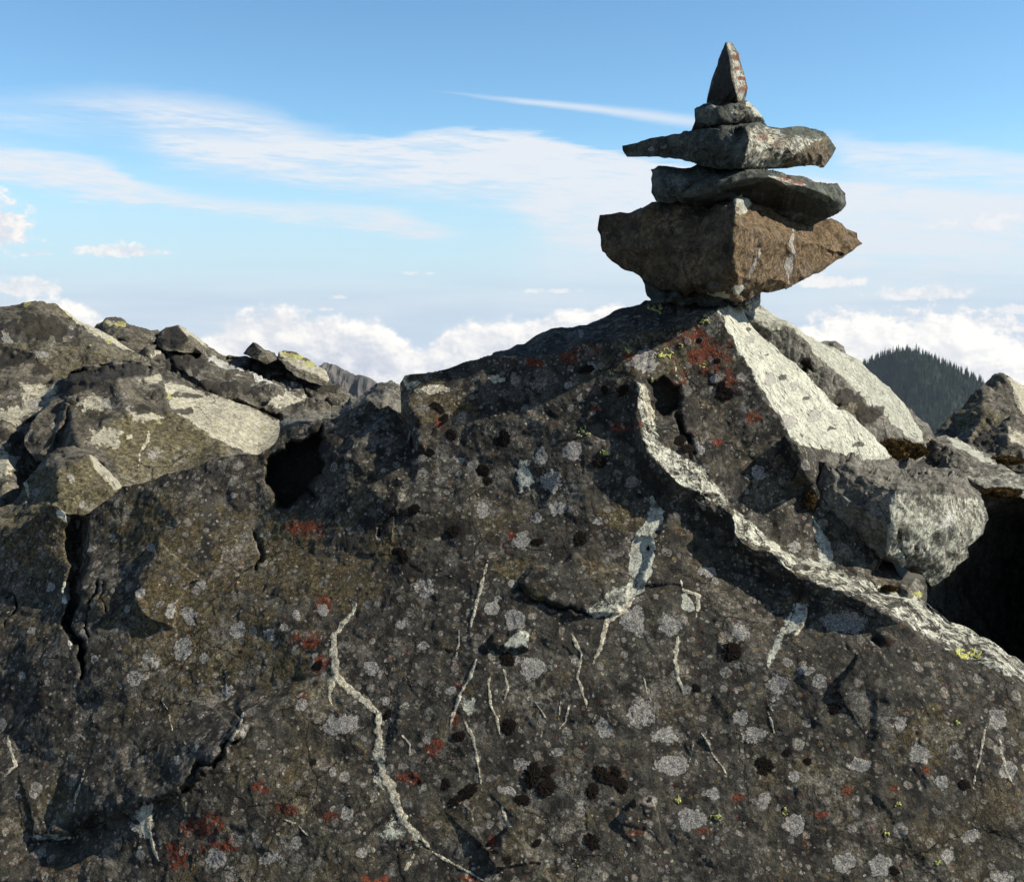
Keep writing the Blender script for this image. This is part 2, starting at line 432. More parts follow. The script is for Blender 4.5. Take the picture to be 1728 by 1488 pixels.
    lr = T.mul(T.rng(lichen, .06, .25), T.rng(lichen, .5, .3)); col = T.mix(T.mul(lr, .5), col, (.02, .02, .018))
    ym = T.rng(T.add(T.add(yellow, yellow_bias), T.mul(T.sub(n_fine, .5), 1.6)), .52, .66)
    col = T.mix(ym, col, T.mix(T.rng(n_spk, .4, .6), (.12, .12, .04), (.40, .40, .15)))
    vm = T.rng(T.add(vein, T.mul(T.sub(n_fine, .5), 1.2)), .40, .62); vm = T.mul(vm, T.rng(vein, .0, .3))
    col = T.mix(vm, col, T.mix(T.rng(n_fine, .3, .7), (.24, .225, .17), (.54, .50, .39)))
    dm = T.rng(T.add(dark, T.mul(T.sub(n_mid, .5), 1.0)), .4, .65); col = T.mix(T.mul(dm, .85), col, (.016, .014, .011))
    col = T.scale_col(col, T.mul(T.rng(n_spk, .28, .70, 1 - .5 * speck, 1 + .5 * speck, smooth=False), T.rng(n_fine, .3, .7, 1 - .52 * speck, 1 + .52 * speck, smooth=False)))
    h = T.mul(h, T.sub(1.0, T.mul(pm, .55)))
    b2 = T.n('ShaderNodeBump', {'Strength': .85 * bump, 'Distance': .008 / S, 'Height': T.add(h, T.mul(n_spk, .30))})
    sh = T.n('ShaderNodeBsdfPrincipled', {'Base Color': col, 'Roughness': .88, 'Specular IOR Level': .25, 'Normal': b2})
    T.n('ShaderNodeOutputMaterial', {'Surface': sh})
    return mt
#PART2
# ------------------------------------------------------------------ materials
M_MAIN = rock_mat('lichened_rock', crust=.8, och=.50, c_dark=(.0130, .0125, .0110), c_mid=(.074, .069, .056), c_och=(.088, .070, .034))
M_STONE = rock_mat('cairn_stone_brown', crust=.25, c_dark=(.036, .028, .016), c_mid=(.105, .079, .047), c_och=(.138, .094, .050), c_pale=(.36, .37, .31), och=.7, lich=.22, bump=.8)
M_GREY = rock_mat('cairn_stone_grey', crust=.35, c_dark=(.028, .033, .029), c_mid=(.100, .114, .096), c_och=(.13, .10, .062), c_pale=(.35, .36, .31), och=.22, lich=.22, bump=.8)
M_LEFT = rock_mat('weathered_rock', c_dark=(.036, .033, .026), c_mid=(.132, .122, .096), c_och=(.115, .102, .056), c_pale=(.37, .352, .275), och=.45, scale=.62, lich=.55)
M_RIGHT = rock_mat('grey_green_rock', c_dark=(.062, .059, .050), c_mid=(.205, .198, .170), c_och=(.13, .11, .07), c_pale=(.36, .37, .31), och=.3, lich=.7, scale=.9)

# ------------------------------------------------------------------ the main boulder
crest_lo = [(1081,725,2.105),(1092,763,2.088),(1115,786,2.074),(1150,821,2.062),(1184,836,2.056),(1230,863,2.044),(1241,901,2.034),(1272,928,2.022),(1325,957,2.008),(1384,989,1.98),(1438,1007,1.955),(1492,1034,1.945),(1532,1061,1.94),(1600,1097,1.93),(1645,1119,1.925),(1713,1149,1.92),(1820,1205,1.93)]
crest_up = [(1073,648,2.14),(1088,654,2.15),(1105,718,2.14),(1115,748,2.128),(1157,775,2.115),(1184,786,2.12),(1211,825,2.11),(1245,863,2.105),(1300,913,2.09),(1344,944,2.08),(1389,957,2.08),(1443,971,2.08),(1492,1003,2.07)]
crest_shadow = [(1078,650,2.12),(1064,745,2.13),(1080,798,2.112),(1122,838,2.098),(1174,866,2.092),(1218,905,2.078),(1252,948,2.062),(1300,985,2.04),(1372,1010,2.0),(1460,1050,1.965)]
main_out = [(-150,1010,2.5),(-60,950,2.45),(0,905,2.4),(50,878,2.38),(92,853,2.35),(118,868,2.35),(150,866,2.35),(178,845,2.35),(208,820,2.35),(290,798,2.35),(350,778,2.35),(402,766,2.35),(437,767,2.35),(462,750,2.35),(478,728,2.36),(520,716,2.36),(562,707,2.36),(600,688,2.34),(625,676,2.33),(640,690,2.32),(655,684,2.31),(668,694,2.31),(680,700,2.3),(676,662,2.3),(675,647,2.3),(683,634,2.3),(720,630,2.29),(760,621,2.29),(805,607,2.29),(854,591,2.36),(885,581,2.38),(904,566,2.39),(958,553,2.40),(1008,541,2.41),(1046,522,2.42),(1088,507,2.43),(1150,496,2.44),(1215,500,2.46),(1250,516,2.48),
 (1262,540,2.47),(1290,572,2.47),(1350,622,2.5),(1392,663,2.54),(1440,702,2.58),(1475,735,2.62),(1505,770,2.66),(1470,800,2.5),(1480,860,2.4),(1490,930,2.3),(1520,975,2.2),(1537,1002,2.09),(1564,1016,2.08),(1600,1048,2.07),(1668,1079,2.06),(1728,1120,2.07),(1860,1185,2.2),(2000,1270,2.4),(1980,1500,1.95),(1980,1800,1.75),(1300,1830,1.6),(600,1830,1.65),(-200,1800,1.85),(-230,1400,2.06)]
main_lines = [crest_lo, crest_up, crest_shadow,
 [(805,607,2.29),(870,604,2.235),(966,587,2.225),(1023,576,2.22),(1100,562,2.215),(1176,530,2.22),(1213,522,2.22),(1250,516,2.48)],
 [(1213,522,2.22),(1232,560,2.205),(1250,600,2.19),(1275,650,2.17),(1310,700,2.15),(1333,742,2.14),(1372,810,2.14),(1420,880,2.14),(1500,940,2.16)],
 [(1333,742,2.14),(1400,755,2.25),(1440,770,2.4),(1505,770,2.66)],
 [(676,662,2.3),(700,700,2.24),(760,760,2.19),(850,830,2.14)],
 [(80,1406,2.0),(200,1372,1.955),(300,1335,1.92),(350,1300,1.92),(430,1215,1.95)]]
main_pts = [(760,680,2.235),(900,690,2.19),(1000,660,2.18),(940,720,2.165),(1040,700,2.16),(980,800,2.115),(700,820,2.17),(600,780,2.23),(560,850,2.21),(430,900,2.24),(300,880,2.26),(200,920,2.30),(80,920,2.35),(0,1000,2.36),
 (1180,650,2.185),(1250,750,2.145),(1300,840,2.12),(1000,900,2.065),(1130,950,2.045),(1200,1020,2.0),(700,950,2.09),(600,960,2.12),(400,1020,2.13),(200,1060,2.14),(60,1120,2.16),(-60,1200,2.17),
 (1000,1100,1.96),(800,1110,1.97),(600,1130,2.0),(400,1170,2.04),(220,1220,2.05),(100,1300,2.04),(0,1380,2.0),
 (1300,1130,1.925),(1450,1130,1.90),(1600,1200,1.875),(1728,1260,1.865),(1400,1300,1.84),(1150,1280,1.87),(900,1300,1.87),(650,1320,1.895),
 (0,1488,1.93),(200,1460,1.91),(400,1450,1.865),(620,1480,1.82),(900,1480,1.79),(1150,1488,1.77),(1450,1488,1.765),(1728,1488,1.775),(430,1300,1.915),(520,1250,1.95)]

hollow = [(545,716),(549,742),(540,760),(556,782),(536,812),(530,838),(500,852),(488,862),(466,856),(462,836),(444,812),(446,786),(458,768),(480,760),(492,744),(520,738)]
crack = [(132,872),(128,905),(136,950),(122,985),(128,1010),(118,1040),(122,1072),(138,1090),(136,1112),(140,1145)]
crack2 = [(165,985),(152,1020),(145,1055),(148,1072)]
crescent = [(277,908),(255,930),(236,958),(226,985),(226,1010),(236,1035),(262,1050),(300,1060)]
ledge = [(40,1420),(80,1408),(130,1398),(200,1374),(260,1352),(300,1337),(330,1316),(352,1296),(385,1262),(412,1235),(432,1210)]
flake = [(900,955),(960,942),(1050,962),(1062,1005),(1000,1036),(930,1022),(888,1010),(870,990)]
socket = [(1092,642),(1120,634),(1150,648),(1146,690),(1118,706),(1098,684)]
feats = [('poly', hollow, -.12, 10), ('groove', crack, 19, 5, .07), ('groove', crack2, 6, 2, .03), ('groove', [(178,985),(170,1010),(178,1032)], 4, 2, .02),
 ('step', crescent, .022, 70, -1, 4), ('step', [tuple(p) for p in ledge][::-1], .032, 55, 1, 5),
 ('groove', [(310,1330),(360,1290),(400,1250)], 9, 4, .03),
 ('poly', flake, .010, 5), ('groove', [(872,990),(895,1008),(935,1022),(990,1036)], 8, 4, .02), ('poly', socket, -.035, 9),
 ('groove', [(1145,700),(1165,745),(1172,765)], 7, 5, .03), ('groove', [(1182,838),(1205,842),(1232,862)], 10, 8, .02),
 ('step', [(1100,830),(1120,850),(1122,880),(1098,905),(1090,960),(1085,1000)], .012, 50, -1, 5),
 ('step', [(1345,745),(1342,790),(1362,815),(1378,850),(1400,905),(1412,957)], .018, 60, -1, 6),
 ('poly', [(1325,739),(1348,734),(1370,750),(1378,775),(1372,815),(1357,820),(1340,790)], .03, 6),
 ('step', [(1042,1395),(1050,1372),(1072,1348),(1110,1348)], .012, 40, 1, 4), ('step', [(835,1470),(815,1430),(850,1405),(870,1390)], .014, 40, 1, 5),
 ('step', [(1480,1092),(1440,1120),(1420,1148),(1400,1165)], .010, 45, -1, 5), ('poly', [(1466,1080),(1478,1070),(1492,1080),(1484,1094)], -.012, 5),
 ('groove', [(640,905),(650,880),(700,870)], 5, 3, .012),
 ('step', [(690,840),(650,835),(620,815)], .014, 60, -1, 8), ('step', [(770,720),(850,700),(940,712),(1075,730)], .010, 40, 1, 8),
 ('groove', [(430,900),(440,925),(432,960)], 6, 3, .02), ('groove', [(12,1010),(22,1000),(10,1060)], 4, 2, .02),
 ('poly', [(830,1070),(895,1062),(893,1095),(832,1090)], .012, 6), ('step', [(1160,560),(1180,620),(1165,700)], .006, 40, 1, 10),
 ('groove', [(1560,1025),(1580,1035),(1600,1052)], 6, 4, .015),
 ('step', [(665,690),(690,720),(720,760)], .03, 50, -1, 6), ('step', [(560,770),(600,740),(640,690)], .03, 60, 1, 8)]
veins = [([(602,1018),(595,1034),(575,1054),(563,1078),(565,1109),(567,1141),(591,1165),(619,1185),(638,1204),(638,1236),(640,1275),(646,1307),(662,1327),(670,1358),(686,1390),(713,1418),(732,1438)],5,7),
 ([(732,1438),(753,1450),(796,1473),(820,1488)],3,2),([(567,1141),(555,1170),(562,1190)],4,1.5),([(698,1440),(690,1458),(684,1468)],3,3),
 ([(824,947),(812,991),(802,1030),(794,1062)],2.6,2.6),([(775,1062),(773,1086),(768,1110)],1.5,1.5),([(804,1113),(792,1145),(777,1169),(769,1192),(759,1228)],3,3),
 ([(781,1210),(796,1240),(804,1275),(812,1323)],3,2.4),([(828,1140),(824,1153),(828,1188),(838,1210),(843,1240)],2.2,1.8),([(850,1125),(858,1161),(852,1180)],2,1.6),
 ([(1070,1010),(1050,1030),(1026,1046),(1014,1090),(1000,1121)],4.5,3),([(966,1070),(982,1105),(976,1145),(990,1196)],3,2.4),([(947,1182),(942,1215)],1.6,1.6),
 ([(1144,1074),(1140,1106),(1145,1143),(1153,1168)],4.5,3),([(1149,978),(1154,997),(1180,1005),(1174,1044)],2.6,2.6),([(1296,1201),(1307,1237)],2,2),([(1180,1226),(1202,1270),(1225,1305)],1.8,1.8),
 ([(1663,1226),(1652,1277),(1643,1331)],2,2),([(1681,1233),(1696,1299),(1707,1319)],1.6,1.6),([(13,1240),(18,1268),(26,1292),(8,1310)],3.5,2),([(412,1202),(405,1230),(386,1257)],2.2,1.8),
 ([(144,1292),(136,1330),(124,1373)],2,1.6),([(258,1350),(250,1380),(254,1410),(270,1452)],5,2.5),([(900,1180),(915,1200),(925,1215)],1.6,1.6),([(675,1235),(692,1255),(690,1290)],1.6,1.4),
 ([(846,1360),(855,1388)],2.4,1.8),([(1085,1140),(1090,1165),(1100,1185)],1.6,1.4),([(1362,1022),(1354,1055),(1340,1075)],3,3),([(1086,650),(1092,680),(1102,716)],6,7),([(310,1250),(325,1275)],1.4,1.4),
 ([(270,1180),(286,1200),(290,1232)],1.4,1.2),([(590,1010),(600,1016)],2,2),([(960,1190),(955,1215),(940,1235)],1.4,1.2),([(1010,1195),(1000,1220)],1.2,1.2),
 ([(1140,610),(1142,640)],1.2,1),([(470,1380),(500,1390),(520,1410)],1.5,1),([(1170,1250),(1160,1300)],1.2,1)]
grey = [(1090,610,20),(400,1062,13),(455,1070,12),(290,1030,11),(320,1038,16),(230,1145,14),(383,1166,13),(308,1095,16),(262,1122,8),(627,1128,13),(713,1088,10),(830,1027,12),(870,1047,16),(900,1128,20),(1068,1045,21),(1130,1056,19),
 (1082,1202,24),(1020,1230,16),(585,1372,12),(575,1222,26,16),(932,812,18),(942,858,14),(965,760,15),(775,770,13),(812,862,13),(1385,1150,12),(1425,1050,38,20),(1312,1155,18),(1252,1068,15),(1550,1270,16),(1167,1383,24,18),(1340,1392,18),
 (1425,1455,22,16),(1486,1460,20,16),(1690,1478,22,10),(365,1447,16),(455,1448,22,12),(214,1028,8),(912,770,12),(880,912,14),(840,1010,7),(545,1030,9),(715,992,18),(760,1165,8),(510,1190,10),(480,1060,8),(720,1248,6),(675,1055,8),
 (1195,965,16,10),(1250,1210,14),(1360,1130,16,8),(1180,760,8),(1340,920,12),(1400,840,9),(1280,800,12),(905,875,10),(865,985,8),(1340,1310,10),(1450,1290,22,12),(1640,1410,16,12),(1700,1300,14),(1680,1215,16),(1130,1290,30,18),(1270,1240,22,14),
 (250,1110,9),(190,905,6),(235,1000,8),(255,925,7),(345,1110,9),(1010,880,8),(650,1180,7),(1120,1240,20,14),(1100,740,5),(1205,640,8),(980,560,6),(1000,620,8),(960,650,7),(1520,1220,12),(610,1440,10),(880,1290,18,10),(340,985,9),(500,1040,7),
 (85,990,8),(55,1065,7),(160,1110,7),(35,1140,6),(410,1240,6),(300,1285,7),(230,1395,7),(560,1300,8),(500,1420,10),(860,1335,14,8),(940,1270,10),(1205,1340,12),(1290,1350,14),(1590,1320,12),(1600,1440,14)]
rust = [(1190,600,42,30),(1165,572,34,18),(1225,640,26,22),(1075,600,24,10),(1050,720,26,10),(1140,650,20),(770,1120,9),(778,1160,12),(735,1262,18,24),(688,1312,28,10),(545,1020,18),(520,1085,30,16),(540,1120,20),(340,1392,38,22),(380,1425,36,16),
 (300,1442,26),(480,1362,22,10),(560,1375,20,10),(515,890,34,16),(1383,1372,20,5),(1432,1335,10,14),(1190,1402,16,6),(640,1485,32,10),(830,1420,10,14),(510,1182,10),(440,1330,18,10),(860,900,12),(1358,1415,6,14),(960,600,16),(1000,590,20,8),
 (900,610,18,8),(740,715,10),(1270,705,16,10),(1210,745,12,10),(1510,1330,14,8),(1560,1300,10,6),(850,1395,10,6),(1075,1405,14,6),(790,1480,16,5),(1010,690,10,5),(660,1110,6),(1500,1085,16,6),(770,1215,8,10),(1245,1345,10,6)]
yel = [(1123,597,11,8),(985,730,9),(1020,765,7,5),(1632,1103,22,8),(1208,1380,10,7),(1142,1350,6),(1325,1370,6,7),(1515,1355,6,7),(1495,1405,7,6),(1580,1455,6,5),(1110,523,15,7),(1190,540,8),(1148,562,7,5),(1150,585,5),(1100,640,4,5),(1615,1220,5),(1185,620,5),(1060,590,5,7),(1650,1108,8,5),(972,1455,7,5),(1610,1270,5),(1540,1000,10,5)]
paint = [('pale','poly',[(1213,520),(1232,560),(1252,600),(1278,650),(1312,700),(1335,742),(1400,760),(1520,800),(1520,760),(1440,690),(1350,610),(1290,560),(1262,518),(1235,512)],4),
 ('pale','poly',[(1081,725),(1092,763),(1115,786),(1150,821),(1184,836),(1230,863),(1241,898),(1272,925),(1325,954),(1384,986),(1438,1004),(1492,1031),(1532,1058),(1600,1094),(1645,1116),(1713,1146),(1830,1205),(1900,1190),(1728,1100),(1600,1030),(1492,990),(1389,950),(1344,940),(1300,909),(1245,860),(1211,822),(1184,784),(1157,774),(1115,748),(1105,718),(1088,650),(1073,643)],1.5,.525),
 ('pale','poly',[(1098,836),(1122,862),(1120,880),(1104,904),(1102,965),(1086,996),(1062,1012),(1046,1026),(1034,1018),(1056,996),(1062,975),(1061,935),(1076,900),(1092,872)],3,.9),('pale','poly',[(1060,990),(1046,1032),(1005,1046),(980,1036),(1010,1010),(1036,990)],5,.56),
 ('pale','poly',[(1098,838),(1115,855),(1122,875),(1105,895),(1094,880)],4,.8),
 ('dark','blob',[(1323,636,8,5),(1404,724,10,4),(1290,600,5,3),(1450,748,12,4),(1262,556,4,3),(1360,672,6,3),(1345,600,5,3),(1420,690,7,3)],.85),('lichen','blob',[(1300,640,10),(1372,702,9),(1268,575,6),(1340,650,7),(1330,712,12)]),
 ('pale','blob',[(1030,1025,34,14)],.6),
 ('pale','poly',[(862,1072),(893,1065),(890,1090),(850,1092)],4,.75),
 ('pale','poly',[(1372,872),(1391,897),(1412,957),(1388,957),(1377,925)],4,.9),
 ('pale','poly',[(92,853),(118,868),(122,880),(100,870)],3),
 ('pale','poly',[(1340,1020),(1362,1022),(1352,1060),(1322,1075),(1300,1118),(1290,1115),(1312,1070)],5,.7),
 ('pale','poly',[(1340,1045),(1318,1088),(1296,1128),(1290,1122),(1310,1080)],4,.6),
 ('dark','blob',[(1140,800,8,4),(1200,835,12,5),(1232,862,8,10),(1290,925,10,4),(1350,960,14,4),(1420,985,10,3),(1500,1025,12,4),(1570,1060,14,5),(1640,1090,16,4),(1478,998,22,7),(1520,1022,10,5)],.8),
 ('pale','poly',[(1484,1002),(1520,1010),(1545,1025),(1560,1030),(1540,1002)],4,1),
 ('pale','blob',[(640,1290,12,44),(665,1400,24,28),(700,1420,16,16)],.5),('pale','blob',[(110,1000,6,20),(118,1080,5,14),(245,1390,14,34),(790,1190,12,14),(1160,1020,8,14),(90,1412,40,5),(880,805,14,20)]),
 ('ochre','blob',[(1050,870,34,22),(860,960,36,18),(900,1000,18,12),(1010,960,28,12),(740,690,60,26),(700,655,40,18),(280,900,70,60),(60,930,60,60),(450,930,110,70),(420,1100,120,60),(560,980,90,50),(790,1170,10,18),(300,1050,90,80),(1560,1240,60,40),(1340,1020,24,12),(650,920,40,30)]),
 ('vein','blob',[(735,660,26,6),(700,648,18,6),(835,640,12,5)]),
 ('dark','poly',hollow,5,.8),('dark','poly',socket,5,.7),('dark','poly',[(1070,745),(1090,770),(1130,822),(1115,845),(1082,812)],5,.7),('dark','poly',[(1180,866),(1232,868),(1238,900),(1200,892)],5,.6),('dark','poly',[(1262,940),(1300,962),(1370,995),(1360,1012),(1290,990)],5,.6),  # shadow painted into the hollow, the socket and under the crest overhang
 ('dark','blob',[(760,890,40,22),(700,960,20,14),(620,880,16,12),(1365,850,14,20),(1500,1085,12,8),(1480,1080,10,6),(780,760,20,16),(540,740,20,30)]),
 ('rust','blob',rust),('lichen','blob',grey),('white','blob',[(1425,1050,36,20),(1130,1250,50,40),(575,1225,30,20),(450,1445,26,14),(800,1265,10,12),(1500,1230,60,30),(1300,1200,60,40)],.55)]
paint += [('vein','line',v,w0,w1) for v,w0,w1 in veins]
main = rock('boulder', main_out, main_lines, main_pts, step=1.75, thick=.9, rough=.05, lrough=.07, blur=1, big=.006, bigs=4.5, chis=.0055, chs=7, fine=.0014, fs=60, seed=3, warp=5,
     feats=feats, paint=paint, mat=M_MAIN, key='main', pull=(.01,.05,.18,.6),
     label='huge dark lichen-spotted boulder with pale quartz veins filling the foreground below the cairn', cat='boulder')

# ------------------------------------------------------------------ the cairn
CG = 'stacked cairn stones'
rock('cairn_stone', [(1082,468,2.34),(1092,500,2.28),(1100,512,2.27),(1150,516,2.27),(1215,514,2.27),(1222,496,2.28),(1200,474,2.33),(1120,462,2.36)], pts=[(1140,494,2.24)], step=1.6, thick=.18, seed=41, mat=M_GREY, chis=.004, big=.004,
     label='small dark supporting stone wedged under the left of the big brown cairn stone', cat='stone', group=CG)
rock('cairn_stone', [(1228,492,2.40),(1240,520,2.38),(1268,526,2.38),(1282,516,2.42),(1284,488,2.45)], pts=[(1262,508,2.36)], step=1.6, thick=.14, seed=42, mat=M_GREY, base={'pale': .5}, chis=.003, big=.003,
     label='small pale wedge stone under the right of the big brown cairn stone', cat='stone', group=CG)
s1o = [(1012,363,2.40),(1016,424,2.39),(1034,442,2.38),(1054,456,2.36),(1086,472,2.34),(1110,486,2.31),(1156,494,2.28),(1205,501,2.25),(1240,512,2.24),(1264,505,2.26),(1285,494,2.30),(1341,480,2.36),(1372,463,2.41),(1414,438,2.47),(1455,412,2.54),(1446,393,2.55),(1428,386,2.55),(1420,377,2.54),(1397,370,2.53),(1372,372,2.5),(1351,368,2.46),(1330,362,2.42),(1320,356,2.40),(1271,344,2.32),(1269,327,2.30),(1254,327,2.26),(1236,337,2.24),(1219,341,2.26),(1198,353,2.28),(1170,344,2.32),(1142,337,2.34),(1100,341,2.36),(1068,358,2.38)]
rock('cairn_stone', s1o, [[(1254,327,2.26),(1242,341,2.14),(1236,390,2.12),(1234,442,2.13),(1238,487,2.16),(1240,512,2.24)],[(1086,472,2.34),(1150,478,2.24),(1210,486,2.18),(1238,487,2.16),(1290,478,2.26),(1341,466,2.34)],
     [(1068,358,2.38),(1090,366,2.30),(1140,352,2.28),(1165,362,2.26),(1198,366,2.22),(1222,352,2.18),(1242,341,2.14)]],
     [(1100,410,2.28),(1170,420,2.21),(1330,410,2.30),(1380,410,2.39)], step=1.5, thick=.34, rough=.06, lrough=.13, seed=43, mat=M_STONE, blur=0, big=.004, bigs=7, chis=.011, chs=13, fine=.0011, fs=60,
     feats=[('step', [(1130,350),(1128,372),(1138,395)], .012, 40, 1, 4), ('groove', [(1403,425),(1408,435),(1420,428)], 4, 3, .012), ('step', [(1060,372),(1078,400),(1074,430)], .008, 30, 1, 4)],
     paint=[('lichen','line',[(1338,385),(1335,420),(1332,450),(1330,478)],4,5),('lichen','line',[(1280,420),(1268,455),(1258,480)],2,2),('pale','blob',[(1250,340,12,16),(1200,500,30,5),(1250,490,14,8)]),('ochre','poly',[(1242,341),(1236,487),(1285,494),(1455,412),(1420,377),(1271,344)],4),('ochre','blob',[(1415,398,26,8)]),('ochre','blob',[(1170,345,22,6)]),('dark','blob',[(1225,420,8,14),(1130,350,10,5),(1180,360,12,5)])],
     pull=(.02,.10,.3,.6), label='largest cairn stone, brown and boat-shaped with a sharp upright front edge', cat='stone', group=CG)
rock('cairn_stone', [(1098,286,2.33),(1124,280,2.36),(1156,284,2.37),(1177,276,2.38),(1225,274,2.38),(1250,300,2.36),(1220,330,2.3),(1170,342,2.28),(1142,340,2.27),(1107,340,2.3),(1100,313,2.31)], [[(1098,286,2.33),(1150,296,2.27),(1165,305,2.25),(1230,298,2.3)],[(1150,296,2.27),(1128,322,2.25),(1142,340,2.27)]],
     [(1118,310,2.27),(1150,320,2.24)], step=1.5, thick=.24, seed=44, mat=M_GREY, blur=0, big=.003, chis=.007, chs=15, fine=.0010, fs=60, label='dark slate-grey block at the left, tucked behind the thin wavy cairn slab', cat='stone', group=CG)
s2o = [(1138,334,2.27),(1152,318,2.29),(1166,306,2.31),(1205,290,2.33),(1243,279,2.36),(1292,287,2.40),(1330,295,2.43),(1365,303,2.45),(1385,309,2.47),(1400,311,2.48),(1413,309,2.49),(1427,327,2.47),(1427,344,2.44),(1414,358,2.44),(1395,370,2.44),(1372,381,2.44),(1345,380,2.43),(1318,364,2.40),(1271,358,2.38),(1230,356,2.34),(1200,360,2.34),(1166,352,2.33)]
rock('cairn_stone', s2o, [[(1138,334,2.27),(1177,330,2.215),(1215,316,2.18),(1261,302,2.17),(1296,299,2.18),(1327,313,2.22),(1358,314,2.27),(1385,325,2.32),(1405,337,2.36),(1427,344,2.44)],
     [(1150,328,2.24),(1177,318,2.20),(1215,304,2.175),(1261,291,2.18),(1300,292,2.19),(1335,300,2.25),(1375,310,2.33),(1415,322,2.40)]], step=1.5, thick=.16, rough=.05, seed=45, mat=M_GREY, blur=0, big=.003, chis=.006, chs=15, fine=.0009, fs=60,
     paint=[('rust','blob',[(1325,302,24,5),(1345,308,18,4)],.75),('pale','line',[(1296,296),(1330,306),(1360,312)],3,3),('dark','poly',[(1215,322),(1296,304),(1400,342),(1395,369),(1271,346)],3,.6)],  # dark polygon puts the shade of the slab's underside into its colour
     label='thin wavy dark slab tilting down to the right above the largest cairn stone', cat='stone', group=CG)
s3o = [(1050,246,2.42),(1065,243,2.42),(1117,230,2.36),(1163,223,2.33),(1198,213,2.32),(1243,208,2.31),(1289,206,2.34),(1296,213,2.36),(1320,217,2.38),(1351,213,2.42),(1378,219,2.46),(1393,225,2.48),(1402,237,2.49),(1411,250,2.50),(1404,264,2.49),(1390,283,2.46),(1369,279,2.44),(1340,282,2.39),(1313,285,2.34),(1268,288,2.27),(1245,286,2.24),(1219,286,2.26),(1184,281,2.29),(1166,271,2.31),(1110,265,2.36),(1058,265,2.42)]
rock('cairn_stone', s3o, [[(1270,206,2.31),(1258,214,2.19),(1264,236,2.165),(1257,264,2.165),(1247,282,2.20),(1245,286,2.24)],[(1246,209,2.28),(1242,240,2.18),(1245,275,2.18)],[(1117,230,2.36),(1163,226,2.30),(1210,218,2.24),(1258,214,2.19)],
     [(1320,217,2.38),(1325,240,2.28),(1340,262,2.30),(1313,285,2.34)],[(1395,229,2.47),(1370,245,2.38),(1340,262,2.30)],[(1351,216,2.41),(1358,236,2.36)]],
     [(1180,250,2.25),(1110,247,2.33),(1300,250,2.23)], step=1.4, thick=.26, rough=.045, seed=46, mat=M_GREY, blur=0, big=.003, bigs=9, chis=.009, chs=15, fine=.0010, fs=60,
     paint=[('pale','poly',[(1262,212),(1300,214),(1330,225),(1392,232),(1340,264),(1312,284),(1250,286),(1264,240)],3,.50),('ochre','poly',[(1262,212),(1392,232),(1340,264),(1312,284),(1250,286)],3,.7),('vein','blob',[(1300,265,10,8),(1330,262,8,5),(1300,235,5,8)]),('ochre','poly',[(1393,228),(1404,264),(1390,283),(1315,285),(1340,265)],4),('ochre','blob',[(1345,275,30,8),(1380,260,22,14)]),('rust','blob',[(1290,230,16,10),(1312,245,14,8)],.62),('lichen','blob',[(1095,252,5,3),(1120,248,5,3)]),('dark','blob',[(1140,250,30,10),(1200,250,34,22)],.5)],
     label='spearhead-shaped cairn stone with a long thin point left and a rust-stained right end', cat='stone', group=CG)
rock('cairn_stone', [(1166,222,2.34),(1170,212,2.32),(1173,204,2.30),(1172,184,2.32),(1187,176,2.35),(1226,172,2.37),(1261,170,2.39),(1275,183,2.42),(1284,194,2.43),(1291,206,2.43),(1262,210,2.36),(1243,212,2.33),(1201,218,2.33)], [[(1180,186,2.29),(1220,182,2.26),(1255,180,2.27),(1268,186,2.32)],[(1173,204,2.30),(1200,212,2.27),(1243,206,2.26),(1262,192,2.27),(1268,186,2.32),(1291,206,2.43)],[(1243,206,2.26),(1248,211,2.33)]],
     [(1215,198,2.25)], step=1.3, thick=.17, rough=.05, seed=47, mat=M_GREY, blur=0, big=.002, chis=.006, chs=20, fine=.0009, fs=60, paint=[('pale','blob',[(1278,188,9,12),(1266,176,12,5)]),('lichen','blob',[(1200,180,8,4),(1240,190,6,4)]),('dark','poly',[(1243,206),(1262,192),(1284,205),(1262,210)],2)],  # dark triangle is painted shade on the block's underside
     label='small blocky grey stone just below the pointed top stone of the cairn', cat='stone', group=CG)
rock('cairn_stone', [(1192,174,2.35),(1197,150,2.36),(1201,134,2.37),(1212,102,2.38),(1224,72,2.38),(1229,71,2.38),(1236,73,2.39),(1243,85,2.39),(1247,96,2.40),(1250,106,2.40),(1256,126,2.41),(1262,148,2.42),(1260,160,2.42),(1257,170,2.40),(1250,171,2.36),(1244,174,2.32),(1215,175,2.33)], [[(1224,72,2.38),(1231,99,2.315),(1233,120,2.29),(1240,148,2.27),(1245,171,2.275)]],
     step=1.2, thick=.12, rough=.03, seed=48, mat=M_GREY, blur=0, big=.0015, chis=.003, chs=24, fine=.0006, fs=60, base={'ochre': .5}, paint=[('ochre','poly',[(1226,72),(1246,171),(1257,168),(1262,148),(1236,73)],2),('rust','blob',[(1243,98,8,5),(1246,116,10,6),(1249,133,10,5),(1254,151,12,8)],1.0),('pale','poly',[(1226,72),(1233,100),(1246,171),(1257,168),(1262,148),(1236,73)],2,.53),('dark','poly',[(1192,174),(1224,74),(1231,100),(1244,173)],2,.85)],  # left face blackened in colour to carry its shade
     pull=(.15,.35,.6,.8), label='pointed pyramid stone with a reddish right face standing on top of the cairn', cat='stone', group=CG)

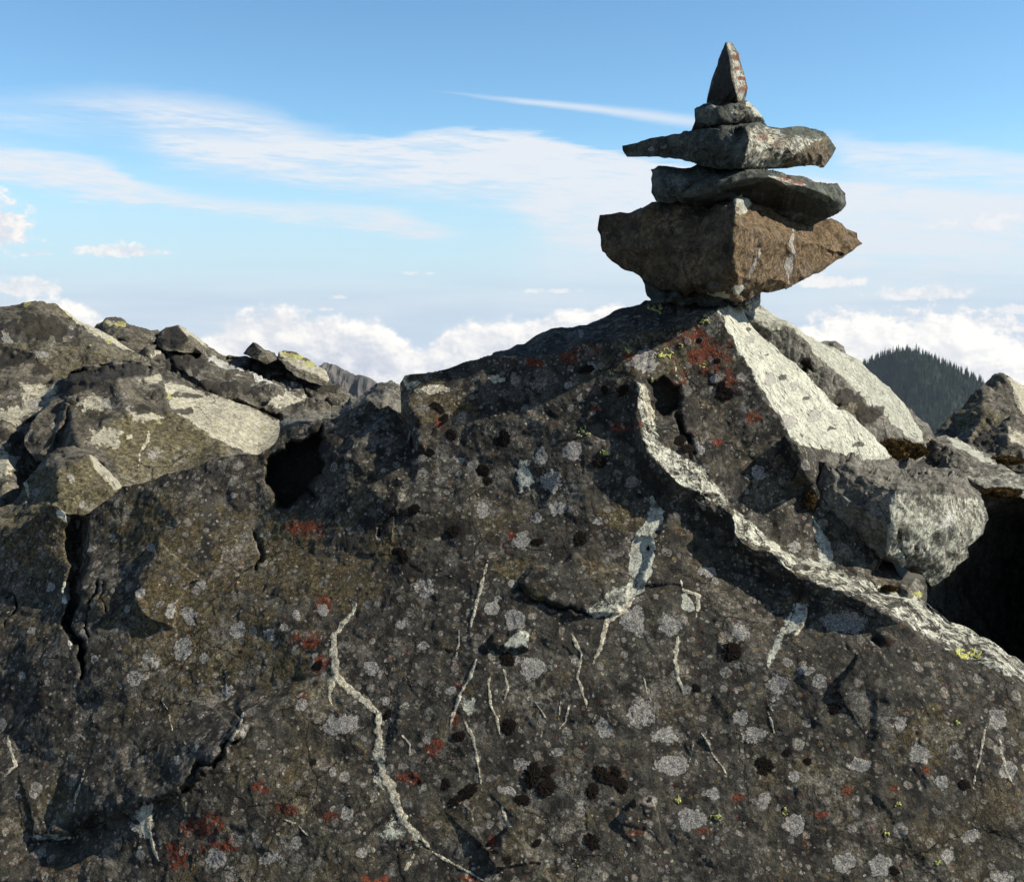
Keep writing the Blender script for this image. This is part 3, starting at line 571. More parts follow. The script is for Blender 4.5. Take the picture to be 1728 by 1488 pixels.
# ------------------------------------------------------------------ rocks on the right
rock('boulder', [(1240,523,2.62),(1256,512,2.66),(1272,509,2.75),(1303,530,2.8),(1330,543,2.8),(1348,554,2.85),(1384,577,2.9),(1420,593,2.95),(1465,624,3.05),(1501,656,3.12),(1533,692,3.2),(1555,730,3.2),(1560,770,3.0),(1520,800,2.8),(1480,790,2.75),(1420,740,2.7),(1340,660,2.66),(1280,600,2.62)],
     [[(1245,522,2.60),(1303,559,2.60),(1330,552,2.62),(1366,584,2.66),(1402,620,2.70),(1443,660,2.76),(1492,705,2.82),(1542,745,2.95)],[(1272,509,2.75),(1303,546,2.66),(1330,543,2.8)]], [(1360,620,2.64),(1420,680,2.68)], step=1.8, thick=.5, rough=.04, seed=51, mat=M_RIGHT, big=.008, chis=.012, chs=14, fine=.0025,
     paint=[('pale','poly',[(1240,518),(1303,557),(1332,552),(1366,584),(1402,620),(1443,660),(1492,705),(1545,748),(1580,730),(1460,600),(1330,530),(1272,500)],4),('dark','blob',[(1362,618,14,14),(1430,672,20,12),(1460,700,30,16)]),('white','blob',[(1400,600,40,14),(1480,670,40,14)],.5),('ochre','blob',[(1420,690,50,20)])],
     feats=[('poly',[(1348,612),(1370,606),(1378,628),(1356,632)],-.03,6)], label='tilted boulder with a pale greenish top behind the cairn ridge, sloping down to the right')
rock('stone', [(1383,578,2.98),(1392,575,3.0),(1410,575,3.02),(1424,585,3.02),(1428,598,3.0),(1400,596,2.97)], pts=[(1408,584,2.96)], step=1.4, thick=.1, seed=52, mat=M_RIGHT, base={'dark': .35}, chis=.004, big=.003, fine=.001,
     label='small dark chip of rock on the skyline atop the pale tilted boulder', cat='stone')
rock('stone', [(1526,686,3.35),(1545,700,3.4),(1575,732,3.45),(1590,755,3.4),(1550,760,3.3),(1520,720,3.3)], pts=[(1550,722,3.3)], step=1.6, thick=.3, seed=53, mat=M_RIGHT, chis=.006, big=.005, fine=.001,
     label='narrow grey-blue rock edge behind the brown moss, left of the wooded hill', cat='stone')
rock('boulder', [(1375,775,2.20),(1398,769,2.26),(1443,773,2.42),(1510,784,2.60),(1560,790,2.68),(1600,791,2.72),(1627,800,2.70),(1645,827,2.44),(1663,849,2.33),(1668,876,2.31),(1659,899,2.30),(1632,923,2.27),(1636,939,2.27),(1600,966,2.24),(1573,990,2.22),(1555,968,2.20),(1537,966,2.18),(1510,950,2.15),(1465,928,2.16),(1430,900,2.14),(1393,872,2.13),(1384,836,2.13),(1375,809,2.16)],
     [[(1376,778,2.17),(1438,791,2.13),(1515,822,2.08),(1570,824,2.15),(1659,842,2.33)],[(1515,822,2.08),(1506,885,2.07),(1497,935,2.09),(1510,950,2.15)],[(1497,935,2.09),(1555,965,2.19)],[(1540,880,2.10),(1600,890,2.17),(1632,923,2.27)]],
     [(1440,850,2.10),(1560,920,2.13)], step=1.7, thick=.5, rough=.045, seed=54, mat=M_RIGHT, big=.008, chis=.013, chs=15, fine=.0024, key='fall',
     paint=[('pale','poly',[(1515,822),(1659,842),(1668,876),(1636,939),(1573,988),(1537,966),(1497,935),(1506,885)],5,.50),('pale','line',[(1512,825),(1505,880),(1497,938)],4,5),('white','blob',[(1600,880,34,26),(1560,850,16,12),(1560,930,14,12)],.75),('dark','blob',[(1544,962,14,8)]),('rust','blob',[(1545,965,12,8)])],
     feats=[('step',[(1480,775),(1520,800),(1590,800)],.01,30,1,5),('groove',[(1515,895),(1520,925),(1528,940)],4,3,.012)],
     label='angular grey boulder with a chipped pale right face resting in the notch right of centre')
rock('boulder', [(1560,960,2.62),(1600,880,2.75),(1620,830,2.9),(1600,795,2.95),(1640,775,3.0),(1690,785,3.0),(1760,815,2.75),(1850,850,2.3),(1900,1100,2.25),(1850,1250,2.3),(1728,1190,2.62),(1640,1120,2.66),(1570,1040,2.66)],
     [[(1610,800,2.9),(1660,822,2.72),(1728,842,2.66),(1830,870,2.66)],[(1660,822,2.72),(1655,900,2.86),(1640,1000,2.95),(1700,1120,2.8)],[(1728,842,2.66),(1722,880,3.05),(1722,1000,3.15),(1715,1100,3.0)],[(1760,850,2.55),(1775,950,2.5),(1790,1150,2.45)]], step=2.2, thick=.6, rough=.05, seed=55, mat=M_RIGHT, big=.012, chis=.016, chs=10,
     paint=[('pale','poly',[(1600,790),(1700,780),(1760,815),(1740,838),(1655,818)],4,.45)], label='boulder in deep black shadow at the right edge, below a grey slab top')
rock('boulder', [(1560,752,3.3),(1575,740,3.35),(1596,733,3.4),(1623,744,3.42),(1659,762,3.4),(1690,790,3.3),(1690,815,3.1),(1640,812,3.05),(1580,795,3.1),(1556,772,3.2)], [[(1575,745,3.25),(1610,760,3.15),(1660,775,3.2),(1690,800,3.2)],[(1596,733,3.4),(1610,760,3.15),(1600,795,3.1)]], step=1.6, thick=.35, seed=56, mat=M_RIGHT, chis=.012, chs=14,
     paint=[('pale','line',[(1600,740),(1640,760),(1680,785)],7,6),('dark','blob',[(1580,768,20,14)])], label='low dark rock with a grey top edge between the brown moss and the right edge')
rock('boulder', [(1575,738,4.3),(1600,710,4.35),(1627,683,4.4),(1650,660,4.45),(1672,638,4.5),(1692,628,4.55),(1712,642,4.7),(1728,653,4.8),(1800,700,5.0),(1800,800,4.5),(1700,800,4.2),(1620,770,4.1),(1590,760,4.15)],
     [[(1692,628,4.55),(1706,655,4.42),(1724,694,4.3),(1760,760,4.2)],[(1672,640,4.5),(1692,636,4.46),(1706,655,4.42)]], [(1660,700,4.2)], step=1.7, thick=.9, rough=.04, seed=57, mat=M_LEFT, big=.02, chis=.02, chs=7,
     paint=[('pale','poly',[(1692,626),(1706,655),(1726,698),(1830,740),(1830,690),(1728,650)],4),('ochre','blob',[(1640,705,40,30)])], label='pointed brown boulder with a pale right face on the skyline at the right edge')
rock('stone', [(1640,748,3.7),(1655,735,3.75),(1690,712,3.85),(1728,700,3.9),(1800,700,3.9),(1800,800,3.5),(1720,795,3.4),(1665,775,3.5)], [[(1655,740,3.7),(1700,742,3.55),(1740,770,3.45)],[(1690,712,3.85),(1700,742,3.55),(1680,775,3.5)]], step=1.7, thick=.4, seed=58, mat=M_LEFT, chis=.02, chs=10,
     paint=[('pale','poly',[(1700,742),(1700,720),(1800,740),(1800,790)],4,.8),('dark','blob',[(1660,745,20,10),(1690,775,22,8)])], label='jumbled grey rock with lit edges in front of the pointed skyline boulder', cat='stone')
rock('stone', [(1505,1000,2.10),(1520,985,2.12),(1545,975,2.14),(1560,990,2.16),(1556,1012,2.1),(1530,1018,2.06)], pts=[(1532,998,2.06)], step=1.5, thick=.06, seed=59, mat=M_RIGHT, base={'pale': .2}, chis=.004, big=.003,
     paint=[('yellow','blob',[(1545,1004,10,5)])], label='small mottled stone wedged at the foot of the angular grey boulder', cat='stone')

# ------------------------------------------------------------------ rocks on the left
rock('boulder', [(150,560,6.2),(173,543,6.3),(179,536,6.3),(196,537,6.3),(217,547,6.3),(240,552,6.3),(267,559,6.3),(300,575,6.2),(354,590,6.2),(396,601,6.2),(430,604,6.2),(479,606,6.2),(520,618,6.1),(554,645,6.0),(580,658,5.9),(600,672,5.8),(620,700,5.4),(560,740,4.8),(470,760,4.6),(380,760,4.6),(250,700,4.8),(140,620,5.6)],
     [[(200,560,6.1),(250,600,5.5),(287,642,5.1),(360,665,4.95),(420,684,4.85),(480,708,4.75),(560,712,5.0)],[(250,575,6.0),(330,610,5.6),(400,650,5.25),(470,690,4.9)],[(380,612,6.0),(460,640,5.7),(540,680,5.4)]], step=1.8, thick=1.4, rough=.05, seed=61, mat=M_LEFT, big=.02, bigs=2.2, chis=.040, chs=3.6, fine=.006, fs=24,
     feats=[('groove',[(255,592),(320,640),(400,680),(470,704)],5,7,.10),('step',[(320,575),(400,615),(470,650),(560,680)],.10,26,1,4),('groove',[(380,612),(450,636),(520,668),(570,690)],5,5,.10),('step',[(290,600),(360,640),(440,668),(520,700)],.08,22,1,4)],
     paint=[('white','line',[(320,588),(380,615),(430,640),(500,665)],7,5),('white','blob',[(350,602,34,8),(470,672,44,12),(500,655,44,7),(440,655,34,7),(430,630,50,4),(400,640,40,4)],.6),('dark','blob',[(300,610,40,22),(370,655,40,14),(430,665,30,8),(550,660,30,8),(500,690,30,8)]),('pale','blob',[(480,680,30,14),(280,600,26,8)])],
     label='dark back ridge slab streaked with white, sloping down right on the left skyline')
for (o_, l_, pt_, sd_, lb_) in [
  ([(170,556,6.1),(175,542,6.15),(184,535,6.2),(200,538,6.2),(217,547,6.2),(250,556,6.2),(268,562,6.1),(262,578,5.9),(230,580,5.8),(190,572,5.9)], [[(176,545,6.1),(215,560,5.95),(262,568,6.0)]], [('yellow','blob',[(203,547,12,4),(180,545,6,4)],.7),('pale','blob',[(180,545,12,6)])], 62, 'low yellow-speckled rock on the left skyline between two taller rocks'),
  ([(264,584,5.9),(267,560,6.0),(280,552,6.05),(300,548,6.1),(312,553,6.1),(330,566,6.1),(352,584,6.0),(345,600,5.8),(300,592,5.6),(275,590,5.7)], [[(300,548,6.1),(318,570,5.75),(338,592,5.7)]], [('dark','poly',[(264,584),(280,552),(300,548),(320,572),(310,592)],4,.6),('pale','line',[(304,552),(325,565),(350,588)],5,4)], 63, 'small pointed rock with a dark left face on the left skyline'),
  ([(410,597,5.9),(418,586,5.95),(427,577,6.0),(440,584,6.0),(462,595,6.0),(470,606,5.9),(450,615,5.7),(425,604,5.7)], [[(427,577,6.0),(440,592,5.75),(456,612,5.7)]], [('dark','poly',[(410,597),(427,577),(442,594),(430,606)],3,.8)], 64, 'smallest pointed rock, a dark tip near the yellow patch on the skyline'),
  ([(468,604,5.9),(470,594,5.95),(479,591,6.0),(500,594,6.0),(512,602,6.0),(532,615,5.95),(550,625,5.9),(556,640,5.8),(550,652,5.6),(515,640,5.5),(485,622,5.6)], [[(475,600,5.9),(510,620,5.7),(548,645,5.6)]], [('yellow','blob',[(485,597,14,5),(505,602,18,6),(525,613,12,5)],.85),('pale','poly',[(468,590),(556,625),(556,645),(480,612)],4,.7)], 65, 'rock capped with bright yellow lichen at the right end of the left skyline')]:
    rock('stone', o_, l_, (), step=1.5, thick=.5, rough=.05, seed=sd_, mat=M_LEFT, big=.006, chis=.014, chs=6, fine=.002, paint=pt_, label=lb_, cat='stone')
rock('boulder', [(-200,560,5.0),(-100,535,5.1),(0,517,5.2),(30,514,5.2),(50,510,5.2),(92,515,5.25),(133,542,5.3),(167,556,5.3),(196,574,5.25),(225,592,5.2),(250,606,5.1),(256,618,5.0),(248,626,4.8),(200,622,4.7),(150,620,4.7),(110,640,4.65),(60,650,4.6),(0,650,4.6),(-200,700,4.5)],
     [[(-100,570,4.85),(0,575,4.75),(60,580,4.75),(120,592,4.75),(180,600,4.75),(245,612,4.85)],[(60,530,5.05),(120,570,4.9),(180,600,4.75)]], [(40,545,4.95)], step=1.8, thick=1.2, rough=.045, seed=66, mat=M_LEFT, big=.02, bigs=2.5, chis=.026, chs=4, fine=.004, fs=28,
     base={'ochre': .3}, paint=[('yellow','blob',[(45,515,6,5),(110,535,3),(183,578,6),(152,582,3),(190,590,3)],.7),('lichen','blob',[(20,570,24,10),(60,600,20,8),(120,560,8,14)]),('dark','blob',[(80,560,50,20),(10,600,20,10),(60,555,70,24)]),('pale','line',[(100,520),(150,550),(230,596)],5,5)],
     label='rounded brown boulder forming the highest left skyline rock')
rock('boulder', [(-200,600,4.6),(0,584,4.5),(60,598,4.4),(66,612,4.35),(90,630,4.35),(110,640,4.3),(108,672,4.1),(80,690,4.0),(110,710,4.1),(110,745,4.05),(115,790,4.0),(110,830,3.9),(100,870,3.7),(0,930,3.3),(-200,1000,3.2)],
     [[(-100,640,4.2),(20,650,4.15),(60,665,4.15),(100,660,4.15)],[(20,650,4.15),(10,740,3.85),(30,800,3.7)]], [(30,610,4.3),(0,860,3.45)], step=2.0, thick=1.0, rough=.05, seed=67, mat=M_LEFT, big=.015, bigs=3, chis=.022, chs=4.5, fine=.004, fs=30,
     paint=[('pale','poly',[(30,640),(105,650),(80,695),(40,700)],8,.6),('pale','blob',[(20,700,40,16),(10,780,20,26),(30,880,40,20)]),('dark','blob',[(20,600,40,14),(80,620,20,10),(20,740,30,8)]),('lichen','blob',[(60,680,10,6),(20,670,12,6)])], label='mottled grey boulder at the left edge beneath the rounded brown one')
rock('boulder', [(40,748,3.75),(52,715,3.8),(64,698,3.85),(85,682,3.9),(100,670,4.0),(110,640,4.15),(120,625,4.25),(183,612,4.4),(240,612,4.45),(262,620,4.4),(275,634,4.35),(292,642,4.35),(358,663,4.3),(417,684,4.25),(471,709,4.2),(485,740,4.0),(470,790,3.7),(420,810,3.5),(330,850,3.35),(240,870,3.3),(204,840,3.35),(170,780,3.5),(130,758,3.6),(104,760,3.62),(80,775,3.65),(60,780,3.7)],
     [[(275,634,4.35),(277,660,4.0),(292,697,3.9),(333,724,3.86),(383,745,3.84),(433,765,3.9)],[(100,672,4.0),(150,655,3.95),(200,640,3.95),(240,636,4.1),(275,634,4.35)],[(124,672,3.85),(110,710,3.78),(100,745,3.72)],[(124,672,3.85),(150,655,3.95)]],
     [(220,720,3.75),(180,760,3.6),(300,790,3.65),(380,670,4.2)], step=1.9, thick=1.0, rough=.04, seed=68, mat=M_LEFT, big=.015, bigs=3, chis=.018, chs=5, fine=.003, fs=30,
     feats=[('groove',[(128,672),(115,700),(104,730),(98,748)],6,8,.05),('groove',[(60,650),(100,640),(150,632),(200,628),(250,622)],10,8,.10),('step',[(292,697),(333,726),(383,747),(433,767)],.03,60,1,6)],
     paint=[('pale','poly',[(277,650),(287,647),(358,663),(417,684),(471,709),(485,740),(462,760),(433,767),(383,747),(333,724),(292,695)],5),('ochre','poly',[(230,690),(292,697),(383,747),(400,790),(240,860),(180,770),(150,740)],12),('vein','line',[(252,725),(248,745),(235,765),(232,800)],2.5,2),
            ('dark','poly',[(64,640),(120,622),(250,618),(245,632),(200,640),(150,655),(100,680),(70,665)],6,.9),('dark','blob',[(310,695,26,6),(330,668,30,6),(240,690,20,8),(170,700,20,10)]),('yellow','blob',[(268,714,5),(288,668,4),(366,719,6,3),(445,727,4,3)]),('pale','blob',[(260,640,20,8),(245,700,26,10),(160,680,30,14),(180,740,30,14)]),('lichen','blob',[(90,715,8),(255,770,7),(220,690,10,6),(180,680,8)])],  # dark polygon is painted shadow in the recess below the overhanging boulder
     label='olive boulder with a smooth pale slab running down its right side, left of centre')
rock('boulder', [(55,798,3.3),(62,790,3.32),(75,772,3.35),(104,757,3.4),(125,753,3.42),(142,758,3.42),(160,770,3.4),(185,795,3.35),(206,822,3.3),(230,830,3.2),(230,900,2.9),(100,960,2.85),(-100,1000,2.9),(-100,900,3.0),(20,850,3.15)],
     [[(125,755,3.4),(145,775,3.22),(172,800,3.18),(202,826,3.12)],[(62,794,3.3),(100,790,3.15),(145,775,3.22)]], [(100,850,3.0),(160,850,3.02),(20,900,2.95)], step=1.8, thick=.6, rough=.04, seed=69, mat=M_LEFT, big=.012, chis=.015, chs=10, fine=.004,
     paint=[('pale','poly',[(146,762),(160,766),(185,792),(206,822),(196,828),(168,800),(148,776)],3,.95),('ochre','poly',[(60,800),(150,780),(200,830),(160,870),(60,880),(0,900)],10),('vein','line',[(45,790),(46,830),(40,860)],2.5,2),('vein','line',[(12,800),(18,850)],2,2),('lichen','blob',[(120,808,7),(137,850,5),(60,830,8)]),('dark','blob',[(60,770,14,10),(40,870,30,4)])],
     label='olive-brown boulder with a thin bright right edge, low at the left behind the foreground boulder')
rock('stone', [(466,752,2.75),(471,713,2.8),(485,703,2.85),(500,695,2.88),(530,692,2.9),(558,702,2.88),(560,712,2.8),(545,720,2.75),(530,745,2.7),(500,765,2.65),(470,770,2.65)], [[(468,722,2.75),(505,712,2.72),(556,706,2.82)]], step=1.6, thick=.25, seed=70, mat=M_RIGHT, base={'pale': .25}, chis=.006, chs=16, label='small grey angular stone beside the black hollow, left of centre', cat='stone')
rock('stone', [(545,700,3.0),(562,683,3.05),(585,678,3.1),(604,671,3.15),(625,655,3.2),(645,645,3.2),(660,646,3.2),(690,655,3.15),(700,720,2.8),(600,740,2.7),(550,730,2.8)], [[(575,690,3.02),(620,676,2.95),(650,662,3.0),(690,660,3.1)],[(650,645,3.2),(650,662,3.0),(640,700,2.8)]], step=1.7, thick=.4, seed=71, mat=M_RIGHT, base={'dark': .25}, chis=.010, chs=12, label='shadowed blue-grey rock peeking over the ridge left of the orange-topped corner', cat='stone')
#PART3
# ------------------------------------------------------------------ light
EXPO = 0.55
scene.view_settings.view_transform = 'Standard'; scene.view_settings.look = 'None'
scene.view_settings.exposure = EXPO; scene.view_settings.gamma = 1
SUN_EL = math.radians(36); SUN_AZ = math.radians(93.5)   # azimuth clockwise from the view direction
sd = Vector((math.sin(SUN_AZ) * math.cos(SUN_EL), math.cos(SUN_AZ) * math.cos(SUN_EL), math.sin(SUN_EL)))
sl = bpy.data.lights.new('sun', 'SUN'); sl.energy = 5.0; sl.angle = math.radians(.5); sl.color = (1, .915, .765)
so = bpy.data.objects.new('sun', sl); C.objects.link(so); so.rotation_euler = sd.to_track_quat('Z', 'Y').to_euler(); so.location = (20, 0, 20)

# ------------------------------------------------------------------ sky and clouds (world)
def azel(px, py):
    v = P(px, py, 1.0) - CAM; v /= np.linalg.norm(v)
    return math.atan2(v[0], v[1]), math.asin(v[2])
w = bpy.data.worlds.new('World'); scene.world = w; w.use_nodes = True
T = NT(w.node_tree)
T.n('ShaderNodeTexCoord', out=0); gen = w.node_tree.nodes[-1].outputs['Generated']
sx = T.n('ShaderNodeSeparateXYZ', {0: gen}); sn = w.node_tree.nodes[-1]
vx, vy, vz = sn.outputs
az = T.m('ARCTAN2', vx, vy); el = T.m('ARCSINE', vz)
A2 = T.n('ShaderNodeCombineXYZ', {0: az, 1: T.mul(el, 3.2), 2: 0.0})
A1 = T.n('ShaderNodeCombineXYZ', {0: az, 1: T.mul(el, 1.6), 2: 0.0})
def curve(vals):
    """piecewise curve over azimuth: vals = [(px, value)]"""
    nd = w.node_tree.nodes.new('ShaderNodeFloatCurve'); c = nd.mapping.curves[0]
    pts = [((azel(px, 500)[0] + .7) / 1.4, v) for px, v in vals]
    c.points[0].location = pts[0]; c.points[-1].location = pts[-1]
    for p in pts[1:-1]: c.points.new(*p)
    nd.mapping.update()
    w.node_tree.links.new(T.rng(az, -.7, .7, 0, 1, smooth=False), nd.inputs['Value'])
    return nd.outputs[0]
def ycurve(vals):   # picture rows turned into elevations above -0.2 rad
    return T.sub(curve([(px, azel(px, py)[1] + .2) for px, py in vals]), .2)
PXR = 1 / 1853.
str_n = T.noise(T.n('ShaderNodeVectorMath', {0: A2, 1: (1, 2.2, 1)}, operation='MULTIPLY'), 9, 8, .62, dist=.6)
wisp = T.noise(T.n('ShaderNodeVectorMath', {0: A2, 1: (1, 3.0, 1)}, operation='MULTIPLY'), 26, 7, .6, dist=.8)
wob = T.add(T.mul(T.sub(str_n, .5), 46 * PXR), T.mul(T.sub(wisp, .5), 24 * PXR))
fib = T.noise(T.n('ShaderNodeVectorMath', {0: T.n('ShaderNodeCombineXYZ', {0: az, 1: T.add(T.mul(el, 3.2), T.mul(az, .45)), 2: .2}), 1: (1, 5.0, 1)}, operation='MULTIPLY'), 22, 7, .66, dist=.3)
wob = T.add(wob, T.mul(T.sub(fib, .5), 12 * PXR))
elw = T.add(el, wob)
def band(top, bot, alpha, st=14, sb=30):
    """soft streak between two traced rows"""
    a = T.rng(T.sub(ycurve(top), elw), -st * PXR, st * PXR); b = T.rng(T.sub(elw, ycurve(bot)), -sb * PXR, sb * PXR)
    return T.mul(T.mul(a, b), curve(alpha))
cir = None
for bd in [
  ([(-400,150),(0,170),(200,158),(330,168),(450,190),(560,225),(700,262),(2100,262)], [(-400,240),(0,228),(200,215),(330,235),(450,262),(560,285),(700,300),(2100,300)], [(-400,.25),(0,.30),(200,.45),(330,.62),(450,.60),(560,.45),(700,.0),(2100,0)], 22, 40),
  ([(-400,215),(180,228),(300,226),(420,238),(600,236),(860,222),(960,240),(1050,262),(1200,285),(1450,310),(1728,330),(2100,345)], [(-400,232),(180,240),(300,262),(420,285),(600,305),(750,322),(870,350),(940,390),(1050,430),(1450,420),(1728,400),(2100,400)], [(-400,0),(180,.0),(300,.66),(420,.78),(600,.78),(860,.86),(1050,.86),(1450,.75),(1728,.70),(2100,.6)], 8, 34),
  ([(-400,235),(0,250),(150,265),(300,322),(480,346),(600,350),(690,360),(760,388),(860,398),(2100,398)], [(-400,300),(0,312),(150,332),(300,350),(480,368),(600,382),(690,396),(760,402),(860,404),(2100,404)], [(-400,.7),(0,.78),(150,.72),(300,.60),(480,.62),(600,.66),(690,.6),(760,.45),(850,.0),(2100,0)], 10, 10),
  ([(-400,200),(1380,225),(1450,238),(1600,245),(1728,262),(2100,290)], [(-400,240),(1380,262),(1450,290),(1600,305),(1728,318),(2100,330)], [(-400,0),(1340,0),(1400,.35),(1500,.55),(1728,.5),(2100,.4)], 12, 24),
  ([(-400,380),(800,400),(1000,330),(1200,300),(1728,330),(2100,330)], [(-400,480),(2100,480)], [(-400,0),(780,0),(960,.45),(1100,.55),(1728,.58),(2100,.5)], 40, 40)]:
    b_ = band(*bd); cir = b_ if cir is None else T.sub(T.add(cir, b_), T.mul(cir, b_))
cir = T.mn(T.mul(cir, T.rng(T.add(T.mul(fib, .38), T.add(T.mul(wisp, .52), T.mul(str_n, .7))), .60, 1.0, .62, 1.75)), 1.0)
# thin vapour streak
ce = ycurve([(-400,150),(700,152),(760,157),(830,165),(900,173),(1000,184),(1180,208),(1300,222),(2100,300)])
cw = T.mul(curve([(-400,0.02),(700,.10),(830,.30),(1000,.45),(1180,.7),(1300,.6),(2100,.6)]), 20 * PXR)
dd = T.sub(T.add(el, T.mul(wob, .12)), ce)
con = T.mul(T.mul(T.rng(dd, T.mul(cw, -1.1), T.mul(cw, .1)), T.rng(dd, T.mul(cw, 1.1), T.mul(cw, -.1))), curve([(-400,0),(690,0),(760,.14),(850,.42),(950,.75),(1180,.65),(1260,0),(2100,0)]))
cir = T.mx(cir, con)
alln = T.noise(T.n('ShaderNodeVectorMath', {0: A2, 1: (1, 2, 1)}, operation='MULTIPLY'), 4, 8, .6)
behind = T.rng(T.m('ABSOLUTE', az), .68, .9)
cir = T.mn(T.add(cir, T.mul(T.mul(behind, T.rng(alln, .45, .7)), .35)), 1.0)

# cumulus sea: clumps with lit tops
wv2 = T.n('ShaderNodeCombineXYZ', {0: az, 1: T.mul(el, 1.35), 2: .37})
puff = T.noise(wv2, 15, 9, .56); puff_hi = T.noise(T.n('ShaderNodeVectorMath', {0: wv2, 1: (.008, .012, 0)}, operation='ADD'), 15, 9, .56)
puff2 = T.noise(wv2, 60, 8, .62); puff_s = T.noise(wv2, 7, 4, .5)
edge = T.add(T.mul(T.sub(puff, .5), 95 * PXR), T.mul(T.sub(puff2, .5), 22 * PXR))
top1 = ycurve([(-400,500),(-60,508),(40,516),(110,512),(180,528),(250,556),(320,566),(360,545),(430,520),(520,522),(600,540),(660,562),(710,585),(760,560),(820,545),(900,540),(960,534),(1040,524),(1180,540),(1290,556),(1370,548),(1420,536),(1490,538),(1560,552),(1620,545),(1728,560),(2100,556)])
e1 = T.sub(T.add(top1, edge), el)
m1 = T.rng(e1, -5 * PXR, 15 * PXR)
lit = T.rng(T.sub(puff, puff_hi), -.09, .10)
depth = T.rng(e1, 0, 105 * PXR)
puff2_hi = T.noise(T.n('ShaderNodeVectorMath', {0: wv2, 1: (.0026, .0036, 0)}, operation='ADD'), 60, 8, .62)
shade = T.add(T.add(T.mul(lit, .50), T.mul(T.sub(T.rng(T.sub(puff2, puff2_hi), -.08, .08), .5), .16)), T.mul(T.sub(1.0, depth), .50)); shade = T.mn(shade, 1.0)
rightw = T.rng(az, .12, .34)
shade = T.mn(T.add(shade, T.mul(rightw, .25)), 1.0)
ccum = T.mix(shade, (.60, .65, .76), (1.12, 1.08, 1.02))
# stratified far haze deck above them
deck_n = T.noise(T.n('ShaderNodeVectorMath', {0: A2, 1: (1, 3.5, 1)}, operation='MULTIPLY'), 5, 7, .55)
deckm = T.mul(T.rng(T.add(el, T.mul(T.sub(deck_n, .5), 50 * PXR)), 62 * PXR, -40 * PXR), .75)
cdeck = T.mix(T.rng(deck_n, .35, .70), (.60, .70, .84), (.74, .79, .88))
# small separate cumulus heads
def heads(lst, soft=.5):
    tot = None
    for (px, py, rx, ry, a) in lst:
        a0, e0 = azel(px, py)
        dx = T.mul(T.sub(az, a0), 1 / (rx * PXR)); dy = T.mul(T.sub(el, e0), 1 / (ry * PXR))
        dyb = T.mul(T.mn(dy, 0.0), 1.9); dyt = T.mx(dy, 0.0)
        r = T.m('SQRT', T.add(T.mul(dx, dx), T.mul(T.add(dyb, dyt), T.add(dyb, dyt))))
        v = T.mul(T.rng(T.add(r, T.add(T.mul(T.sub(.5, puff2), 2.4), T.mul(T.sub(.5, puff), .6))), 1.0, .45), a)
        tot = v if tot is None else T.mx(tot, v)
    return tot
hd = heads([(205,426,80,16,.85),(62,430,30,6,.6),(-10,392,62,68,1.),(45,488,58,22,.75),(-40,480,60,24,.8),(700,462,36,5,.5),(568,503,20,5,.6),(550,523,16,6,.7),(925,492,60,6,.6),(1395,478,60,16,.75),(1560,498,90,18,.7),(1440,540,75,20,.9),(1668,380,70,18,.5),(1720,525,50,12,.6),(1610,560,120,40,.9),(1540,580,120,50,.95),(1670,570,60,14,.8)])
bg = T.n('ShaderNodeTexSky', sky_type='NISHITA', sun_disc=False, sun_elevation=SUN_EL, sun_rotation=SUN_AZ, altitude=1800, air_density=1.0, dust_density=.6, ozone_density=2.0)
skyc = T.n('ShaderNodeVectorMath', {0: bg, 1: (.121, .160, .170)}, operation='MULTIPLY')
skyc = T.scale_col(skyc, T.mul(T.rng(el, .28, .75, 1, .52), T.rng(vy, .2, -.5, 1, .68)))
c_ = T.mix(T.rng(el, .15, .01, 0, .80), skyc, (.60, .78, .93))
c_ = T.mix(T.mul(cir, .93), c_, T.mix(T.rng(el, .0, .16), (.80, .85, .92), (.86, .89, .94)))
c_ = T.mix(deckm, c_, cdeck)
c_ = T.mix(hd, c_, T.mix(T.rng(T.sub(puff2, .5), -.12, .12), (.78, .80, .86), (1.05, 1.0, .96)))
c_ = T.mix(m1, c_, ccum)
c_ = T.mix(T.rng(el, -.12, -.35), c_, (.26, .30, .36))
bgn = T.n('ShaderNodeBackground', {'Color': c_, 'Strength': 1.0 / 2 ** EXPO})
T.n('ShaderNodeOutputWorld', {'Surface': bgn})
w.cycles.sampling_method = 'MANUAL'; w.cycles.sample_map_resolution = 512

# ------------------------------------------------------------------ mountain ground, hills and forest
def simple_mat(name, colf):
    mt = bpy.data.materials.new(name); mt.use_nodes = True; T = NT(mt.node_tree)
    tc = T.n('ShaderNodeTexCoord', out=3); c = colf(T, tc)
    sh = T.n('ShaderNodeBsdfPrincipled', {'Base Color': c, 'Roughness': .95, 'Specular IOR Level': .1}); T.n('ShaderNodeOutputMaterial', {'Surface': sh}); return mt
def mesh_obj(name, v, f, mat, loc=(0, 0, 0), smooth=True, parent=None):
    me = bpy.data.meshes.new(name); me.from_pydata([tuple(a) for a in v], [], [tuple(a) for a in f]); me.materials.append(mat)
    if smooth: me.polygons.foreach_set('use_smooth', [True] * len(me.polygons))
    me.update(); o = bpy.data.objects.new(name, me); C.objects.link(o); o.location = loc
    if parent: o.parent = parent
    return o
def grid_obj(name, xs, ys, zf, mat):
    X, Y = np.meshgrid(xs, ys); Z = zf(X, Y); nx, ny = len(xs), len(ys)
    v = np.stack([X.ravel(), Y.ravel(), Z.ravel()], 1)
    f = [(j * nx + i, j * nx + i + 1, (j + 1) * nx + i + 1, (j + 1) * nx + i) for j in range(ny - 1) for i in range(nx - 1)]
    return mesh_obj(name, v, f, mat)
